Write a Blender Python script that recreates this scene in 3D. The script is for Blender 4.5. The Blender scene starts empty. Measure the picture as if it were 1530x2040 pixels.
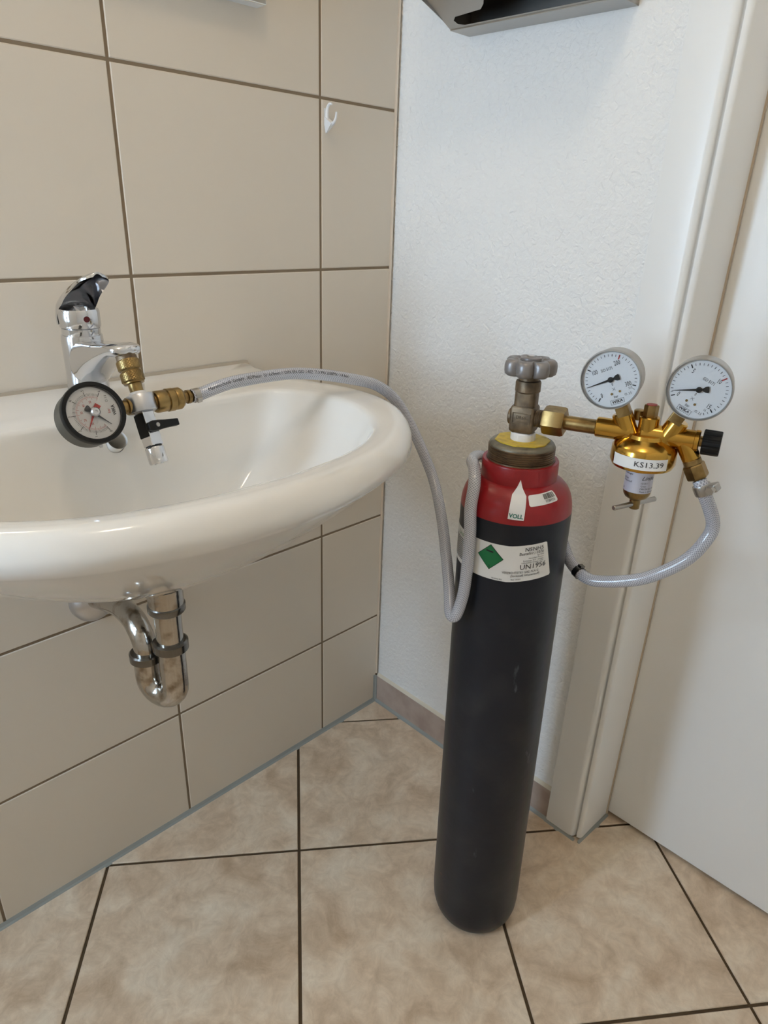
import bpy, bmesh, math, random
from mathutils import Vector, Matrix

R_ = math.radians
sc = bpy.context.scene
col = sc.collection
random.seed(4)

# ------------------------------------------------------------------ camera
FPX = 1347.92
yaw, pitch, roll = R_(44.53517), R_(-23.68319), R_(2.1027)
fw = Vector((math.cos(yaw) * math.cos(pitch), math.sin(yaw) * math.cos(pitch), math.sin(pitch)))
r0 = Vector((math.sin(yaw), -math.cos(yaw), 0))
u0 = r0.cross(fw)
rt = r0 * math.cos(roll) + u0 * math.sin(roll)
up = -r0 * math.sin(roll) + u0 * math.cos(roll)
cd = bpy.data.cameras.new('camera')
cam = bpy.data.objects.new('camera', cd)
col.objects.link(cam)
cam.matrix_world = Matrix(((rt.x, up.x, -fw.x, -0.93865), (rt.y, up.y, -fw.y, -0.92847),
                           (rt.z, up.z, -fw.z, 1.07205), (0, 0, 0, 1)))
cd.sensor_fit = 'HORIZONTAL'
cd.sensor_width = 36
cd.lens = 36 * FPX / 1530
cd.clip_start = 0.02
sc.camera = cam

# ------------------------------------------------------------------ daylight, exposure
ROOM_X, ROOM_Y, ROOM_Z = -1.75, -1.6, 2.50
WIN = (-0.30, -0.07, 0.78, 1.50)      # window opening in the wall behind the camera: y0 y1 z0 z1
w = bpy.data.worlds.new('sky')
sc.world = w
w.use_nodes = True
bg = w.node_tree.nodes['Background']
bg.inputs[0].default_value = (0.57, 0.77, 1.0, 1)
bg.inputs[1].default_value = 36
pl = bpy.data.lights.new('window_front_offscreen', 'AREA')
pl.shape = 'RECTANGLE'
pl.size = WIN[1] - WIN[0]
pl.size_y = WIN[3] - WIN[2]
pl.cycles.is_portal = True
po = bpy.data.objects.new('window_front_offscreen', pl)
col.objects.link(po)
po.location = (ROOM_X - 0.1, (WIN[0] + WIN[1]) / 2, (WIN[2] + WIN[3]) / 2)
po.rotation_euler = (R_(90), 0, R_(-90))
LAMP_POWER = 7.8
LAMP_COL = (1.0, 0.82, 0.60)
LAMP_POS = (-0.81, -0.757, 2.34)
sc.cycles.max_bounces = 16
sc.cycles.diffuse_bounces = 5
sc.cycles.glossy_bounces = 12
sc.view_settings.view_transform = 'Standard'
sc.view_settings.look = 'None'
sc.view_settings.gamma = 1
sc.view_settings.use_curve_mapping = False
sc.view_settings.exposure = 0.04


# ------------------------------------------------------------------ helpers
def lin(c):
    return tuple((v / 255 / 12.92 if v / 255 <= 0.04045 else ((v / 255 + 0.055) / 1.055) ** 2.4) for v in c) + (1,)


def mat(name, rgb, rough=0.5, metal=0.0, spec=0.5, coat=0.0, bump=None, var=None):
    """bump = (scale, strength, distance); var = (rgb2, scale, lo, hi)"""
    m = bpy.data.materials.new(name)
    m.use_nodes = True
    nt = m.node_tree
    b = nt.nodes['Principled BSDF']
    b.inputs['Base Color'].default_value = lin(rgb)
    b.inputs['Roughness'].default_value = rough
    b.inputs['Metallic'].default_value = metal
    b.inputs['Specular IOR Level'].default_value = spec
    b.inputs['Coat Weight'].default_value = coat
    b.inputs['Coat Roughness'].default_value = 0.05
    tc = nt.nodes.new('ShaderNodeTexCoord')
    if bump:
        n = nt.nodes.new('ShaderNodeTexNoise')
        n.inputs['Scale'].default_value = bump[0]
        n.inputs['Detail'].default_value = 3
        nt.links.new(tc.outputs['Object'], n.inputs['Vector'])
        bp = nt.nodes.new('ShaderNodeBump')
        bp.inputs['Strength'].default_value = bump[1]
        bp.inputs['Distance'].default_value = bump[2]
        nt.links.new(n.outputs['Fac'], bp.inputs['Height'])
        nt.links.new(bp.outputs['Normal'], b.inputs['Normal'])
    if var:
        n = nt.nodes.new('ShaderNodeTexNoise')
        n.inputs['Scale'].default_value = var[1]
        n.inputs['Detail'].default_value = 5
        nt.links.new(tc.outputs['Object'], n.inputs['Vector'])
        cr = nt.nodes.new('ShaderNodeValToRGB')
        cr.color_ramp.elements[0].position = var[2]
        cr.color_ramp.elements[0].color = lin(rgb)
        cr.color_ramp.elements[1].position = var[3]
        cr.color_ramp.elements[1].color = lin(var[0])
        nt.links.new(n.outputs['Fac'], cr.inputs['Fac'])
        nt.links.new(cr.outputs['Color'], b.inputs['Base Color'])
    return m


class MB:
    def __init__(s):
        s.v, s.f, s.uv = [], [], None

    def add(s, v, f, M=None):
        o = len(s.v)
        s.v += [tuple(M @ Vector(p)) if M is not None else tuple(p) for p in v]
        s.f += [tuple(i + o for i in q) for q in f]
        return s

    def box(s, a, b, M=None):
        (x0, y0, z0), (x1, y1, z1) = a, b
        v = [(x0, y0, z0), (x1, y0, z0), (x1, y1, z0), (x0, y1, z0), (x0, y0, z1), (x1, y0, z1), (x1, y1, z1), (x0, y1, z1)]
        f = [(0, 3, 2, 1), (4, 5, 6, 7), (0, 1, 5, 4), (1, 2, 6, 5), (2, 3, 7, 6), (3, 0, 4, 7)]
        return s.add(v, f, M)

    def rings(s, rs, M=None, cap0=True, cap1=True, closed=True):
        n = len(rs[0])
        v = [p for r in rs for p in r]
        f = []
        for i in range(len(rs) - 1):
            for j in range(n if closed else n - 1):
                k = (j + 1) % n
                f.append((i * n + j, i * n + k, (i + 1) * n + k, (i + 1) * n + j))
        if cap0:
            f.append(tuple(range(n - 1, -1, -1)))
        if cap1:
            f.append(tuple((len(rs) - 1) * n + j for j in range(n)))
        return s.add(v, f, M)

    def lathe(s, prof, M=None, n=48, cap0=True, cap1=True, phase=0.0):
        rs = [[(r * math.cos(2 * math.pi * j / n + phase), r * math.sin(2 * math.pi * j / n + phase), z) for j in range(n)] for r, z in prof]
        return s.rings(rs, M, cap0, cap1)

    def prism(s, poly, z0, z1, M=None, bev=0.0):
        """poly: ccw 2D polygon, extruded z0..z1, upper edge bevelled"""
        cx = sum(p[0] for p in poly) / len(poly)
        cy = sum(p[1] for p in poly) / len(poly)
        rs = [[(x, y, z0) for x, y in poly]]
        if bev:
            rs.append([(x, y, z1 - bev) for x, y in poly])
            q = inset(poly, bev)
            rs.append([(x, y, z1) for x, y in q])
        else:
            rs.append([(x, y, z1) for x, y in poly])
        return s.rings(rs, M)

    def tube(s, pts, rad, n=16, M=None, cap=True, uv=False):
        pts = [Vector(p) for p in pts]
        rs = []
        t0 = (pts[1] - pts[0]).normalized()
        nrm = t0.orthogonal().normalized()
        for i, p in enumerate(pts):
            t = (pts[min(i + 1, len(pts) - 1)] - pts[max(i - 1, 0)]).normalized()
            nrm = (nrm - t * nrm.dot(t)).normalized()
            bn = t.cross(nrm)
            r = rad[i] if isinstance(rad, (list, tuple)) else rad
            rs.append([tuple(p + (nrm * math.cos(2 * math.pi * j / n) + bn * math.sin(2 * math.pi * j / n)) * r) for j in range(n)])
        return s.rings(rs, M, cap, cap)

    def build(s, name, m, parent=None, smooth=35, shift=None, bevel=0):
        if shift is None and parent is not None:
            shift = ZB.get(parent.name, 0.0)
        shift = shift or 0.0
        me = bpy.data.meshes.new(name)
        me.from_pydata([(x, y, z - shift) for x, y, z in s.v], [], s.f)
        me.validate()
        bm = bmesh.new()
        bm.from_mesh(me)
        bmesh.ops.recalc_face_normals(bm, faces=bm.faces)
        if bevel:
            ed = [e for e in bm.edges if e.is_manifold and e.calc_face_angle() > 0.6]
            bmesh.ops.bevel(bm, geom=ed, offset=bevel, segments=2, profile=0.5, affect='EDGES', clamp_overlap=True)
        bm.to_mesh(me)
        bm.free()
        if smooth:
            me.polygons.foreach_set('use_smooth', [True] * len(me.polygons))
            me.set_sharp_from_angle(angle=R_(smooth))
        me.materials.append(m)
        o = bpy.data.objects.new(name, me)
        col.objects.link(o)
        if parent is not None:
            o.parent = parent
            ZB[o.name] = shift
        return o


ZB = {}


def inset(poly, d):
    n = len(poly)
    out = []
    for i in range(n):
        a, b, c = Vector(poly[i - 1]), Vector(poly[i]), Vector(poly[(i + 1) % n])
        e1, e2 = (b - a).normalized(), (c - b).normalized()
        n1, n2 = Vector((-e1.y, e1.x)), Vector((-e2.y, e2.x))
        k = n1 + n2
        den = max(0.2, 1 + n1.dot(n2))
        out.append(tuple(b + k * (d / den)))
    return out


def clip(poly, nx, ny, d):
    """keep nx*x+ny*y <= d"""
    out = []
    for i in range(len(poly)):
        a, b = poly[i], poly[(i + 1) % len(poly)]
        da, db = nx * a[0] + ny * a[1] - d, nx * b[0] + ny * b[1] - d
        if da <= 0:
            out.append(a)
        if da * db < 0:
            t = da / (da - db)
            out.append((a[0] + t * (b[0] - a[0]), a[1] + t * (b[1] - a[1])))
    return out


def axis(p, d, x=None):
    """matrix that puts local z along d at p; local x near x"""
    d = Vector(d).normalized()
    xx = Vector(x) if x is not None else d.orthogonal()
    xx = (xx - d * xx.dot(d)).normalized()
    yy = d.cross(xx)
    return Matrix(((xx.x, yy.x, d.x, p[0]), (xx.y, yy.y, d.y, p[1]), (xx.z, yy.z, d.z, p[2]), (0, 0, 0, 1)))


def thing(name, label, cat, loc=(0, 0, 0), rotz=0.0, group=None):
    o = bpy.data.objects.new(name, None)
    o.empty_display_size = 0.05
    col.objects.link(o)
    o.location = loc
    o.rotation_euler = (0, 0, rotz)
    o['label'] = label
    o['category'] = cat
    if group:
        o['group'] = group
    ZB[o.name] = loc[2]
    return o


def tag(o, label, cat):
    o['label'] = label
    o['category'] = cat
    return o


def struct(o, label=None):
    o['kind'] = 'structure'
    if label:
        o['label'] = label
    return o


def catmull(pts, k=10, closed=False):
    P = [Vector(p) for p in pts]
    n = len(P)
    out = []
    for i in range(n if closed else n - 1):
        if closed:
            a, b, c, d = P[i - 1], P[i], P[(i + 1) % n], P[(i + 2) % n]
        else:
            a, b, c, d = P[max(i - 1, 0)], P[i], P[i + 1], P[min(i + 2, n - 1)]
        for j in range(k):
            t = j / k
            out.append(0.5 * ((2 * b) + (c - a) * t + (2 * a - 5 * b + 4 * c - d) * t * t + (3 * b - a - 3 * c + d) * t ** 3))
    if not closed:
        out.append(P[-1])
    return out


def hexagon(r, ph=0.0):
    return [(r * math.cos(ph + k * math.pi / 3), r * math.sin(ph + k * math.pi / 3)) for k in range(6)]


def hexnut(r, z0, z1, ch=0.0012, ph=0.0):
    """hex prism with chamfered ends, as ring list"""
    h = hexagon(r, ph)
    hs = [(x * 0.93, y * 0.93) for x, y in h]
    return [[(x, y, z0) for x, y in hs], [(x, y, z0 + ch) for x, y in h], [(x, y, z1 - ch) for x, y in h], [(x, y, z1) for x, y in hs]]


_fonts = {}


def text2d(s, size, ax='CENTER', ay='CENTER', wx=1.0, shear=0.0, bold=0.0):
    c = bpy.data.curves.new('t', 'FONT')
    c.body = s
    c.size = size
    c.align_x = ax
    c.align_y = ay
    c.resolution_u = 2
    c.shear = shear
    c.offset = bold
    o = bpy.data.objects.new('t', c)
    me = bpy.data.meshes.new_from_object(o)
    v = [(p.co.x * wx, p.co.y) for p in me.vertices]
    f = [tuple(q.vertices) for q in me.polygons]
    bpy.data.objects.remove(o)
    bpy.data.meshes.remove(me)
    bpy.data.curves.remove(c)
    return v, f


def addtext(mb, s, size, pos, fmap, rot=0.0, **k):
    v, f = text2d(s, size, **k)
    ca, sa = math.cos(rot), math.sin(rot)
    mb.add([fmap(pos[0] + x * ca - y * sa, pos[1] + x * sa + y * ca) for x, y in v], f)


def decal(mb, poly, fmap, cut=0.004):
    """flat 2D polygon cut into a grid and laid on a surface by fmap"""
    bm = bmesh.new()
    bm.faces.new([bm.verts.new((x, y, 0)) for x, y in poly])
    for ax_ in (0, 1):
        lo = min(p[ax_] for p in poly)
        hi = max(p[ax_] for p in poly)
        k = lo + cut
        while k < hi:
            co, no = [0, 0, 0], [0, 0, 0]
            co[ax_], no[ax_] = k, 1
            bmesh.ops.bisect_plane(bm, geom=bm.verts[:] + bm.edges[:] + bm.faces[:], plane_co=co, plane_no=no)
            k += cut
    bm.verts.index_update()
    mb.add([fmap(p.co.x, p.co.y) for p in bm.verts], [tuple(q.index for q in p.verts) for p in bm.faces])
    bm.free()


def rrect(x0, y0, x1, y1, r, k=4):
    out = []
    for cx, cy, a in ((x1 - r, y0 + r, -90), (x1 - r, y1 - r, 0), (x0 + r, y1 - r, 90), (x0 + r, y0 + r, 180)):
        for i in range(k + 1):
            t = R_(a + 90 * i / k)
            out.append((cx + r * math.cos(t), cy + r * math.sin(t)))
    return out


# ------------------------------------------------------------------ materials
def m_floor_tile():
    m = mat('beige stone floor tile', (176, 156, 132), 0.34)
    nt = m.node_tree
    b = nt.nodes['Principled BSDF']
    tc = nt.nodes.new('ShaderNodeTexCoord')
    oi = nt.nodes.new('ShaderNodeObjectInfo')
    mp = nt.nodes.new('ShaderNodeMapping')
    cx = nt.nodes.new('ShaderNodeCombineXYZ')
    mu = nt.nodes.new('ShaderNodeMath')
    mu.operation = 'MULTIPLY'
    mu.inputs[1].default_value = 40
    nt.links.new(oi.outputs['Random'], mu.inputs[0])
    for i in range(3):
        nt.links.new(mu.outputs[0], cx.inputs[i])
    nt.links.new(cx.outputs[0], mp.inputs['Location'])
    nt.links.new(tc.outputs['Object'], mp.inputs['Vector'])

    def noise(scale, det, dist, ro=0.6):
        n = nt.nodes.new('ShaderNodeTexNoise')
        n.inputs['Scale'].default_value = scale
        n.inputs['Detail'].default_value = det
        n.inputs['Roughness'].default_value = ro
        n.inputs['Distortion'].default_value = dist
        nt.links.new(mp.outputs[0], n.inputs['Vector'])
        return n
    n1 = noise(11, 8, 0.7)
    cr = nt.nodes.new('ShaderNodeValToRGB')
    e = cr.color_ramp.elements
    e[0].position, e[0].color = 0.33, lin((201, 176, 148))
    e[1].position, e[1].color = 0.68, lin((239, 224, 202))
    k = e.new(0.5)
    k.color = lin((226, 205, 179))
    nt.links.new(n1.outputs['Fac'], cr.inputs['Fac'])
    n2 = noise(34, 9, 0.9, 0.75)
    c2 = nt.nodes.new('ShaderNodeValToRGB')
    c2.color_ramp.elements[0].position, c2.color_ramp.elements[0].color = 0.35, (0.80, 0.76, 0.72, 1)
    c2.color_ramp.elements[1].position, c2.color_ramp.elements[1].color = 0.62, (1.05, 1.05, 1.05, 1)
    nt.links.new(n2.outputs['Fac'], c2.inputs['Fac'])
    mx = nt.nodes.new('ShaderNodeMixRGB')
    mx.blend_type = 'MULTIPLY'
    mx.inputs[0].default_value = 0.8
    nt.links.new(cr.outputs[0], mx.inputs[1])
    nt.links.new(c2.outputs[0], mx.inputs[2])
    nt.links.new(mx.outputs[0], b.inputs['Base Color'])
    bp = nt.nodes.new('ShaderNodeBump')
    bp.inputs['Strength'].default_value = 0.12
    bp.inputs['Distance'].default_value = 0.002
    nt.links.new(n2.outputs['Fac'], bp.inputs['Height'])
    nt.links.new(bp.outputs['Normal'], b.inputs['Normal'])
    return m


def m_plaster():
    m = mat('white textured plaster', (244, 243, 240), 0.8, spec=0.2)
    nt = m.node_tree
    b = nt.nodes['Principled BSDF']
    tc = nt.nodes.new('ShaderNodeTexCoord')
    n = nt.nodes.new('ShaderNodeTexNoise')
    n.inputs['Scale'].default_value = 115
    n.inputs['Detail'].default_value = 4
    n.inputs['Distortion'].default_value = 0.6
    nt.links.new(tc.outputs['Object'], n.inputs['Vector'])
    bp = nt.nodes.new('ShaderNodeBump')
    bp.inputs['Strength'].default_value = 0.85
    bp.inputs['Distance'].default_value = 0.004
    nt.links.new(n.outputs['Fac'], bp.inputs['Height'])
    nt.links.new(bp.outputs['Normal'], b.inputs['Normal'])
    return m


def m_hose():
    m = mat('clear braided hose', (170, 172, 180), 0.25, spec=0.5, coat=0.4)
    nt = m.node_tree
    b = nt.nodes['Principled BSDF']
    uv = nt.nodes.new('ShaderNodeUVMap')
    sp = nt.nodes.new('ShaderNodeSeparateXYZ')
    nt.links.new(uv.outputs[0], sp.inputs[0])

    def mth(op, a, c):
        k = nt.nodes.new('ShaderNodeMath')
        k.operation = op
        for i, q in enumerate((a, c)):
            if isinstance(q, (int, float)):
                k.inputs[i].default_value = q
            else:
                nt.links.new(q, k.inputs[i])
        return k.outputs[0]
    outs = []
    for sgn in (1, -1):
        ph = mth('ADD', mth('MULTIPLY', sp.outputs[0], 360.0), mth('MULTIPLY', sp.outputs[1], sgn * 12.0))
        fr = mth('FRACT', ph, 0)
        d = mth('ABSOLUTE', mth('SUBTRACT', fr, 0.5), 0)
        outs.append(mth('LESS_THAN', d, 0.17))
    th = mth('MAXIMUM', outs[0], outs[1])
    mx = nt.nodes.new('ShaderNodeMixRGB')
    nt.links.new(th, mx.inputs[0])
    mx.inputs[1].default_value = lin((146, 148, 156))
    mx.inputs[2].default_value = lin((200, 201, 208))
    nt.links.new(mx.outputs[0], b.inputs['Base Color'])
    return m


def m_glass():
    m = bpy.data.materials.new('gauge glass')
    m.use_nodes = True
    nt = m.node_tree
    nt.nodes.clear()
    o = nt.nodes.new('ShaderNodeOutputMaterial')
    t = nt.nodes.new('ShaderNodeBsdfTransparent')
    g = nt.nodes.new('ShaderNodeBsdfGlossy')
    g.inputs['Roughness'].default_value = 0.03
    fr = nt.nodes.new('ShaderNodeFresnel')
    fr.inputs[0].default_value = 1.35
    mx = nt.nodes.new('ShaderNodeMixShader')
    nt.links.new(fr.outputs[0], mx.inputs[0])
    nt.links.new(t.outputs[0], mx.inputs[1])
    nt.links.new(g.outputs[0], mx.inputs[2])
    nt.links.new(mx.outputs[0], o.inputs[0])
    return m


M = {
    'floor_tile': m_floor_tile(),
    'floor_grout': mat('dark brown floor grout', (88, 72, 54), 0.9, spec=0.1, bump=(300, 0.3, 0.001)),
    'wall_tile': mat('cream wall tile', (223, 213, 198), 0.28, spec=0.4),
    'wall_grout': mat('taupe wall grout', (140, 124, 104), 0.9, spec=0.1),
    'plaster': m_plaster(),
    'ceiling': mat('white ceiling paint', (246, 244, 239), 0.9, spec=0.1),
    'silicone': mat('grey silicone', (152, 155, 150), 0.45, bump=(60, 0.2, 0.002)),
    'skirting': None,
    'laminate': mat('white door laminate', (242, 241, 238), 0.32, spec=0.4),
    'gasket': mat('beige door gasket', (196, 180, 158), 0.6),
    'ceramic': mat('white sanitary ceramic', (238, 235, 229), 0.07, spec=0.55, coat=0.5),
    'chrome': mat('polished chrome', (214, 215, 218), 0.07, 1.0),
    'worn_chrome': mat('worn chrome', (190, 186, 180), 0.16, 1.0, bump=(160, 0.25, 0.0008), var=((140, 128, 112), 55, 0.5, 0.72)),
    'dark_chrome': mat('dark chrome nut', (120, 118, 115), 0.2, 1.0),
    'steel': mat('brushed stainless steel', (176, 172, 166), 0.34, 1.0, bump=(90, 0.1, 0.0005)),
    'black_metal': mat('black lacquered metal', (20, 19, 18), 0.5),
    'black_plastic': mat('black plastic', (12, 12, 12), 0.45, spec=0.3),
    'grey_case': mat('dark olive grey gauge case', (62, 59, 50), 0.4),
    'brass': mat('polished brass', (196, 154, 72), 0.17, 1.0, bump=(120, 0.12, 0.0006)),
    'brass_dull': mat('dull brass', (156, 131, 86), 0.34, 1.0, bump=(220, 0.15, 0.0006), var=((122, 98, 60), 60, 0.45, 0.7)),
    'bronze': mat('tarnished bronze', (126, 108, 86), 0.48, 0.75, bump=(300, 0.25, 0.0006), var=((84, 72, 58), 70, 0.4, 0.7)),
    'wheel': mat('silver painted handwheel', (142, 138, 137), 0.38, 0.55, bump=(250, 0.2, 0.0005)),
    'alu': mat('satin aluminium', (205, 206, 210), 0.3, 1.0),
    'black_paint': mat('charcoal cylinder paint', (24, 28, 37), 0.36, spec=0.35, bump=(70, 0.12, 0.002), var=((41, 42, 46), 16, 0.5, 0.8)),
    'red_paint': mat('red cylinder paint', (150, 24, 30), 0.3, spec=0.5, bump=(60, 0.15, 0.002), var=((122, 18, 22), 22, 0.45, 0.75)),
    'rust': mat('oily brown threaded steel', (112, 88, 62), 0.4, 0.5, bump=(150, 0.2, 0.001), var=((74, 58, 42), 50, 0.4, 0.7)),
    'grey_iron': mat('worn grey steel', (134, 128, 112), 0.45, 0.5, var=((96, 88, 74), 60, 0.45, 0.7)),
    'yellow': mat('yellow tag disc', (216, 186, 62), 0.55, var=((170, 140, 50), 90, 0.5, 0.75)),
    'white_plastic': mat('white plastic', (234, 233, 232), 0.4),
    'paper': mat('white label paper', (232, 231, 228), 0.5),
    'silver_label': mat('silver label', (200, 200, 212), 0.35, 0.3),
    'ink': mat('black print', (28, 26, 26), 0.6),
    'ink_soft': mat('grey print', (70, 70, 74), 0.6),
    'green': mat('green hazard print', (10, 112, 62), 0.45),
    'teal': mat('teal green print', (18, 110, 96), 0.5),
    'red_ink': mat('red print', (190, 52, 50), 0.5),
    'dial': mat('white gauge dial', (236, 236, 236), 0.5),
    'hose': m_hose(),
    'glass': m_glass(),
    'lamp': None,
    'mirror': mat('mirror silvering', (232, 234, 232), 0.02, 1.0),
    'red_dot': mat('dark red marker', (96, 14, 20), 0.25),
}

# light scuffs and a few rust specks on the cylinder paint
_nt = M['black_paint'].node_tree
_b = _nt.nodes['Principled BSDF']
_src = _b.inputs['Base Color'].links[0].from_socket
_tc = _nt.nodes.new('ShaderNodeTexCoord')
for _sc, _lo, _hi, _c, _st in ((38, 0.69, 0.76, (96, 98, 104), (1, 1, 0.35)), (26, 0.75, 0.79, (120, 62, 34), (1, 1, 1.2))):
    _mp = _nt.nodes.new('ShaderNodeMapping')
    _mp.inputs['Scale'].default_value = _st
    _mp.inputs['Location'].default_value = (_sc, 3.1, 0.7)
    _nt.links.new(_tc.outputs['Object'], _mp.inputs['Vector'])
    _n = _nt.nodes.new('ShaderNodeTexNoise')
    _n.inputs['Scale'].default_value = _sc
    _n.inputs['Detail'].default_value = 6
    _nt.links.new(_mp.outputs[0], _n.inputs['Vector'])
    _r = _nt.nodes.new('ShaderNodeValToRGB')
    _r.color_ramp.elements[0].position = _lo
    _r.color_ramp.elements[1].position = _hi
    _nt.links.new(_n.outputs['Fac'], _r.inputs['Fac'])
    _m = _nt.nodes.new('ShaderNodeMixRGB')
    _nt.links.new(_r.outputs[0], _m.inputs[0])
    _nt.links.new(_src, _m.inputs[1])
    _m.inputs[2].default_value = lin(_c)
    _src = _m.outputs[0]
_nt.links.new(_src, _b.inputs['Base Color'])
M['skirting'] = mat('beige stone skirting', (186, 170, 158), 0.4, var=((166, 146, 134), 22, 0.4, 0.66))

# ------------------------------------------------------------------ room shell
# floor: grout bed + diagonal tiles
mb = MB().box((ROOM_X - 0.05, ROOM_Y - 0.05, -0.06), (0.16, 0.05, -0.0025))
floor = struct(mb.build('floor', M['floor_grout'], smooth=0))
FA, FB, FS, FANG = -0.39996, -0.21196, 0.33651, -0.65776
ca, sa = math.cos(FANG), math.sin(FANG)
J = 0.0026
for i in range(-6, 8):
    for jj in range(-7, 6):
        sq = []
        for di, dj in ((0, 0), (1, 0), (1, 1), (0, 1)):
            a = (i + di) * FS + (J if di == 0 else -J)
            b = (jj + dj) * FS + (J if dj == 0 else -J)
            sq.append((FA + a * ca - b * sa, FB + a * sa + b * ca))
        for c in ((1, 0, 0.15), (-1, 0, -ROOM_X), (0, 1, -0.004), (0, -1, -ROOM_Y)):
            if len(sq) > 2:
                sq = clip(sq, *c)
        if len(sq) < 3:
            continue
        area = 0.5 * abs(sum(sq[k - 1][0] * sq[k][1] - sq[k][0] * sq[k - 1][1] for k in range(len(sq))))
        if area < 2e-4:
            continue
        MB().prism(sq, -0.008, 0.0, bev=0.0011).build('floor_tile', M['floor_tile'], floor, smooth=0, shift=0)

# tiled wall (plane y = 0)
XV = [-0.00001, -0.16671]
while XV[-1] > ROOM_X:
    XV.append(XV[-1] - 0.333)
ZH = [0.2372, 0.4868, 0.7362, 0.9843, 1.2335]
while ZH[-1] < ROOM_Z:
    ZH.append(ZH[-1] + 0.2492)
ZH = [0.0] + ZH
mb = MB().box((ROOM_X - 0.1, 0.0012, -0.05), (0.004, 0.12, ROOM_Z + 0.05))
wl = struct(mb.build('wall_left', M['wall_grout'], smooth=0))
G = 0.0021
tcache = {}
for i in range(len(XV) - 1):
    for k in range(len(ZH) - 1):
        x1 = XV[i] - (0.0035 if i == 0 else G)
        x0 = max(XV[i + 1] + G, ROOM_X)
        z0 = ZH[k] + (0.0045 if k == 0 else G)
        z1 = min(ZH[k + 1] - G, ROOM_Z)
        if z1 - z0 < 0.02 or x1 - x0 < 0.02:
            continue
        key = (round(x1 - x0, 4), round(z1 - z0, 4))
        if key not in tcache:
            b = MB().prism([(0, 0), (key[0], 0), (key[0], key[1]), (0, key[1])], 0, 0.006, Matrix.Rotation(R_(90), 4, 'X'), bev=0.0012)
            o = b.build('wall_tile', M['wall_tile'], wl, smooth=0)
            tcache[key] = o.data
        else:
            o = bpy.data.objects.new('wall_tile', tcache[key])
            col.objects.link(o)
            o.parent = wl
        o.location = (x0, 0.006, z0)

# white plaster wall (plane x = 0) with the door opening
WX = 0.003
D0, D1, DH = -0.556, -1.36, 2.02      # door opening y range / height
mb = MB()
mb.box((WX, -0.53, -0.05), (0.14, 0.12, ROOM_Z + 0.05))
mb.box((WX, ROOM_Y - 0.1, -0.05), (0.14, D1 - 0.03, ROOM_Z + 0.05))
mb.box((WX, D1 - 0.03, DH + 0.03), (0.14, -0.53, ROOM_Z + 0.05))
mb.box((0.145, ROOM_Y - 0.1, -0.05), (0.20, 0.12, ROOM_Z + 0.05))  # unseen slab added behind the door to block outside light
mb.box((0.04, -0.555, -0.05), (0.145, -0.52, ROOM_Z + 0.05))  # unseen filler added behind the jamb against light leaking past it
struct(mb.build('wall_right', M['plaster'], smooth=0))
# back wall, window wall, ceiling
struct(MB().box((ROOM_X - 0.1, ROOM_Y - 0.12, -0.05), (0.14, ROOM_Y, ROOM_Z + 0.05)).build('wall_back', M['plaster'], smooth=0))
y0, y1, z0, z1 = WIN
mb = MB()
mb.box((ROOM_X - 0.12, ROOM_Y, -0.05), (ROOM_X, y0, ROOM_Z + 0.05))
mb.box((ROOM_X - 0.12, y1, -0.05), (ROOM_X, 0.0, ROOM_Z + 0.05))
mb.box((ROOM_X - 0.12, y0, -0.05), (ROOM_X, y1, z0))
mb.box((ROOM_X - 0.12, y0, z1), (ROOM_X, y1, ROOM_Z + 0.05))
struct(mb.build('wall_front', M['plaster'], smooth=0))
mb = MB()
for a, b in (((y0, z0), (y0 + 0.03, z1)), ((y1 - 0.03, z0), (y1, z1)), ((y0, z0), (y1, z0 + 0.03)), ((y0, z1 - 0.03), (y1, z1))):
    mb.box((ROOM_X - 0.09, a[0], a[1]), (ROOM_X - 0.05, b[0], b[1]))
win = struct(mb.build('window_1', M['white_plastic'], smooth=0))
MB().box((ROOM_X - 0.05, y0 - 0.02, z0 - 0.02), (ROOM_X + 0.03, y1 + 0.02, z0)).build('window_sill', M['laminate'], win, smooth=0)
struct(MB().box((ROOM_X - 0.1, ROOM_Y - 0.1, ROOM_Z), (0.14, 0.12, ROOM_Z + 0.08)).build('ceiling', M['ceiling'], smooth=0))

# skirting on the white wall
mb = MB().box((-0.0045, -0.487, 0.004), (WX + 0.001, -0.006, 0.0715))
bb = struct(mb.build('baseboard_right', M['skirting'], smooth=0, bevel=0.001))
MB().add([(-0.004, -0.487, 0.0715), (-0.004, -0.004, 0.0715), (0.0035, -0.004, 0.0765), (0.0035, -0.487, 0.0765), (0.0035, -0.487, 0.071), (0.0035, -0.004, 0.071)],
         [(0, 1, 2, 3), (0, 3, 4), (1, 5, 2), (0, 4, 5, 1), (3, 2, 5, 4)]).build('caulk_bead', mat('cream caulk', (222, 214, 196), 0.5), bb, smooth=0)


# silicone seals
def bead(name, a, b, n1, n2, wd):
    """triangular seal along a-b, legs along n1, n2"""
    a, b, n1, n2 = Vector(a), Vector(b), Vector(n1), Vector(n2)
    vs = []
    for p in (a, b):
        vs += [p, p + n1 * wd, p + (n1 + n2) * wd * 0.38, p + n2 * wd]
    f = [(0, 1, 5, 4), (1, 2, 6, 5), (2, 3, 7, 6), (3, 0, 4, 7), (0, 3, 2, 1), (4, 5, 6, 7)]
    return MB().add([tuple(p) for p in vs], f)


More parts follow.
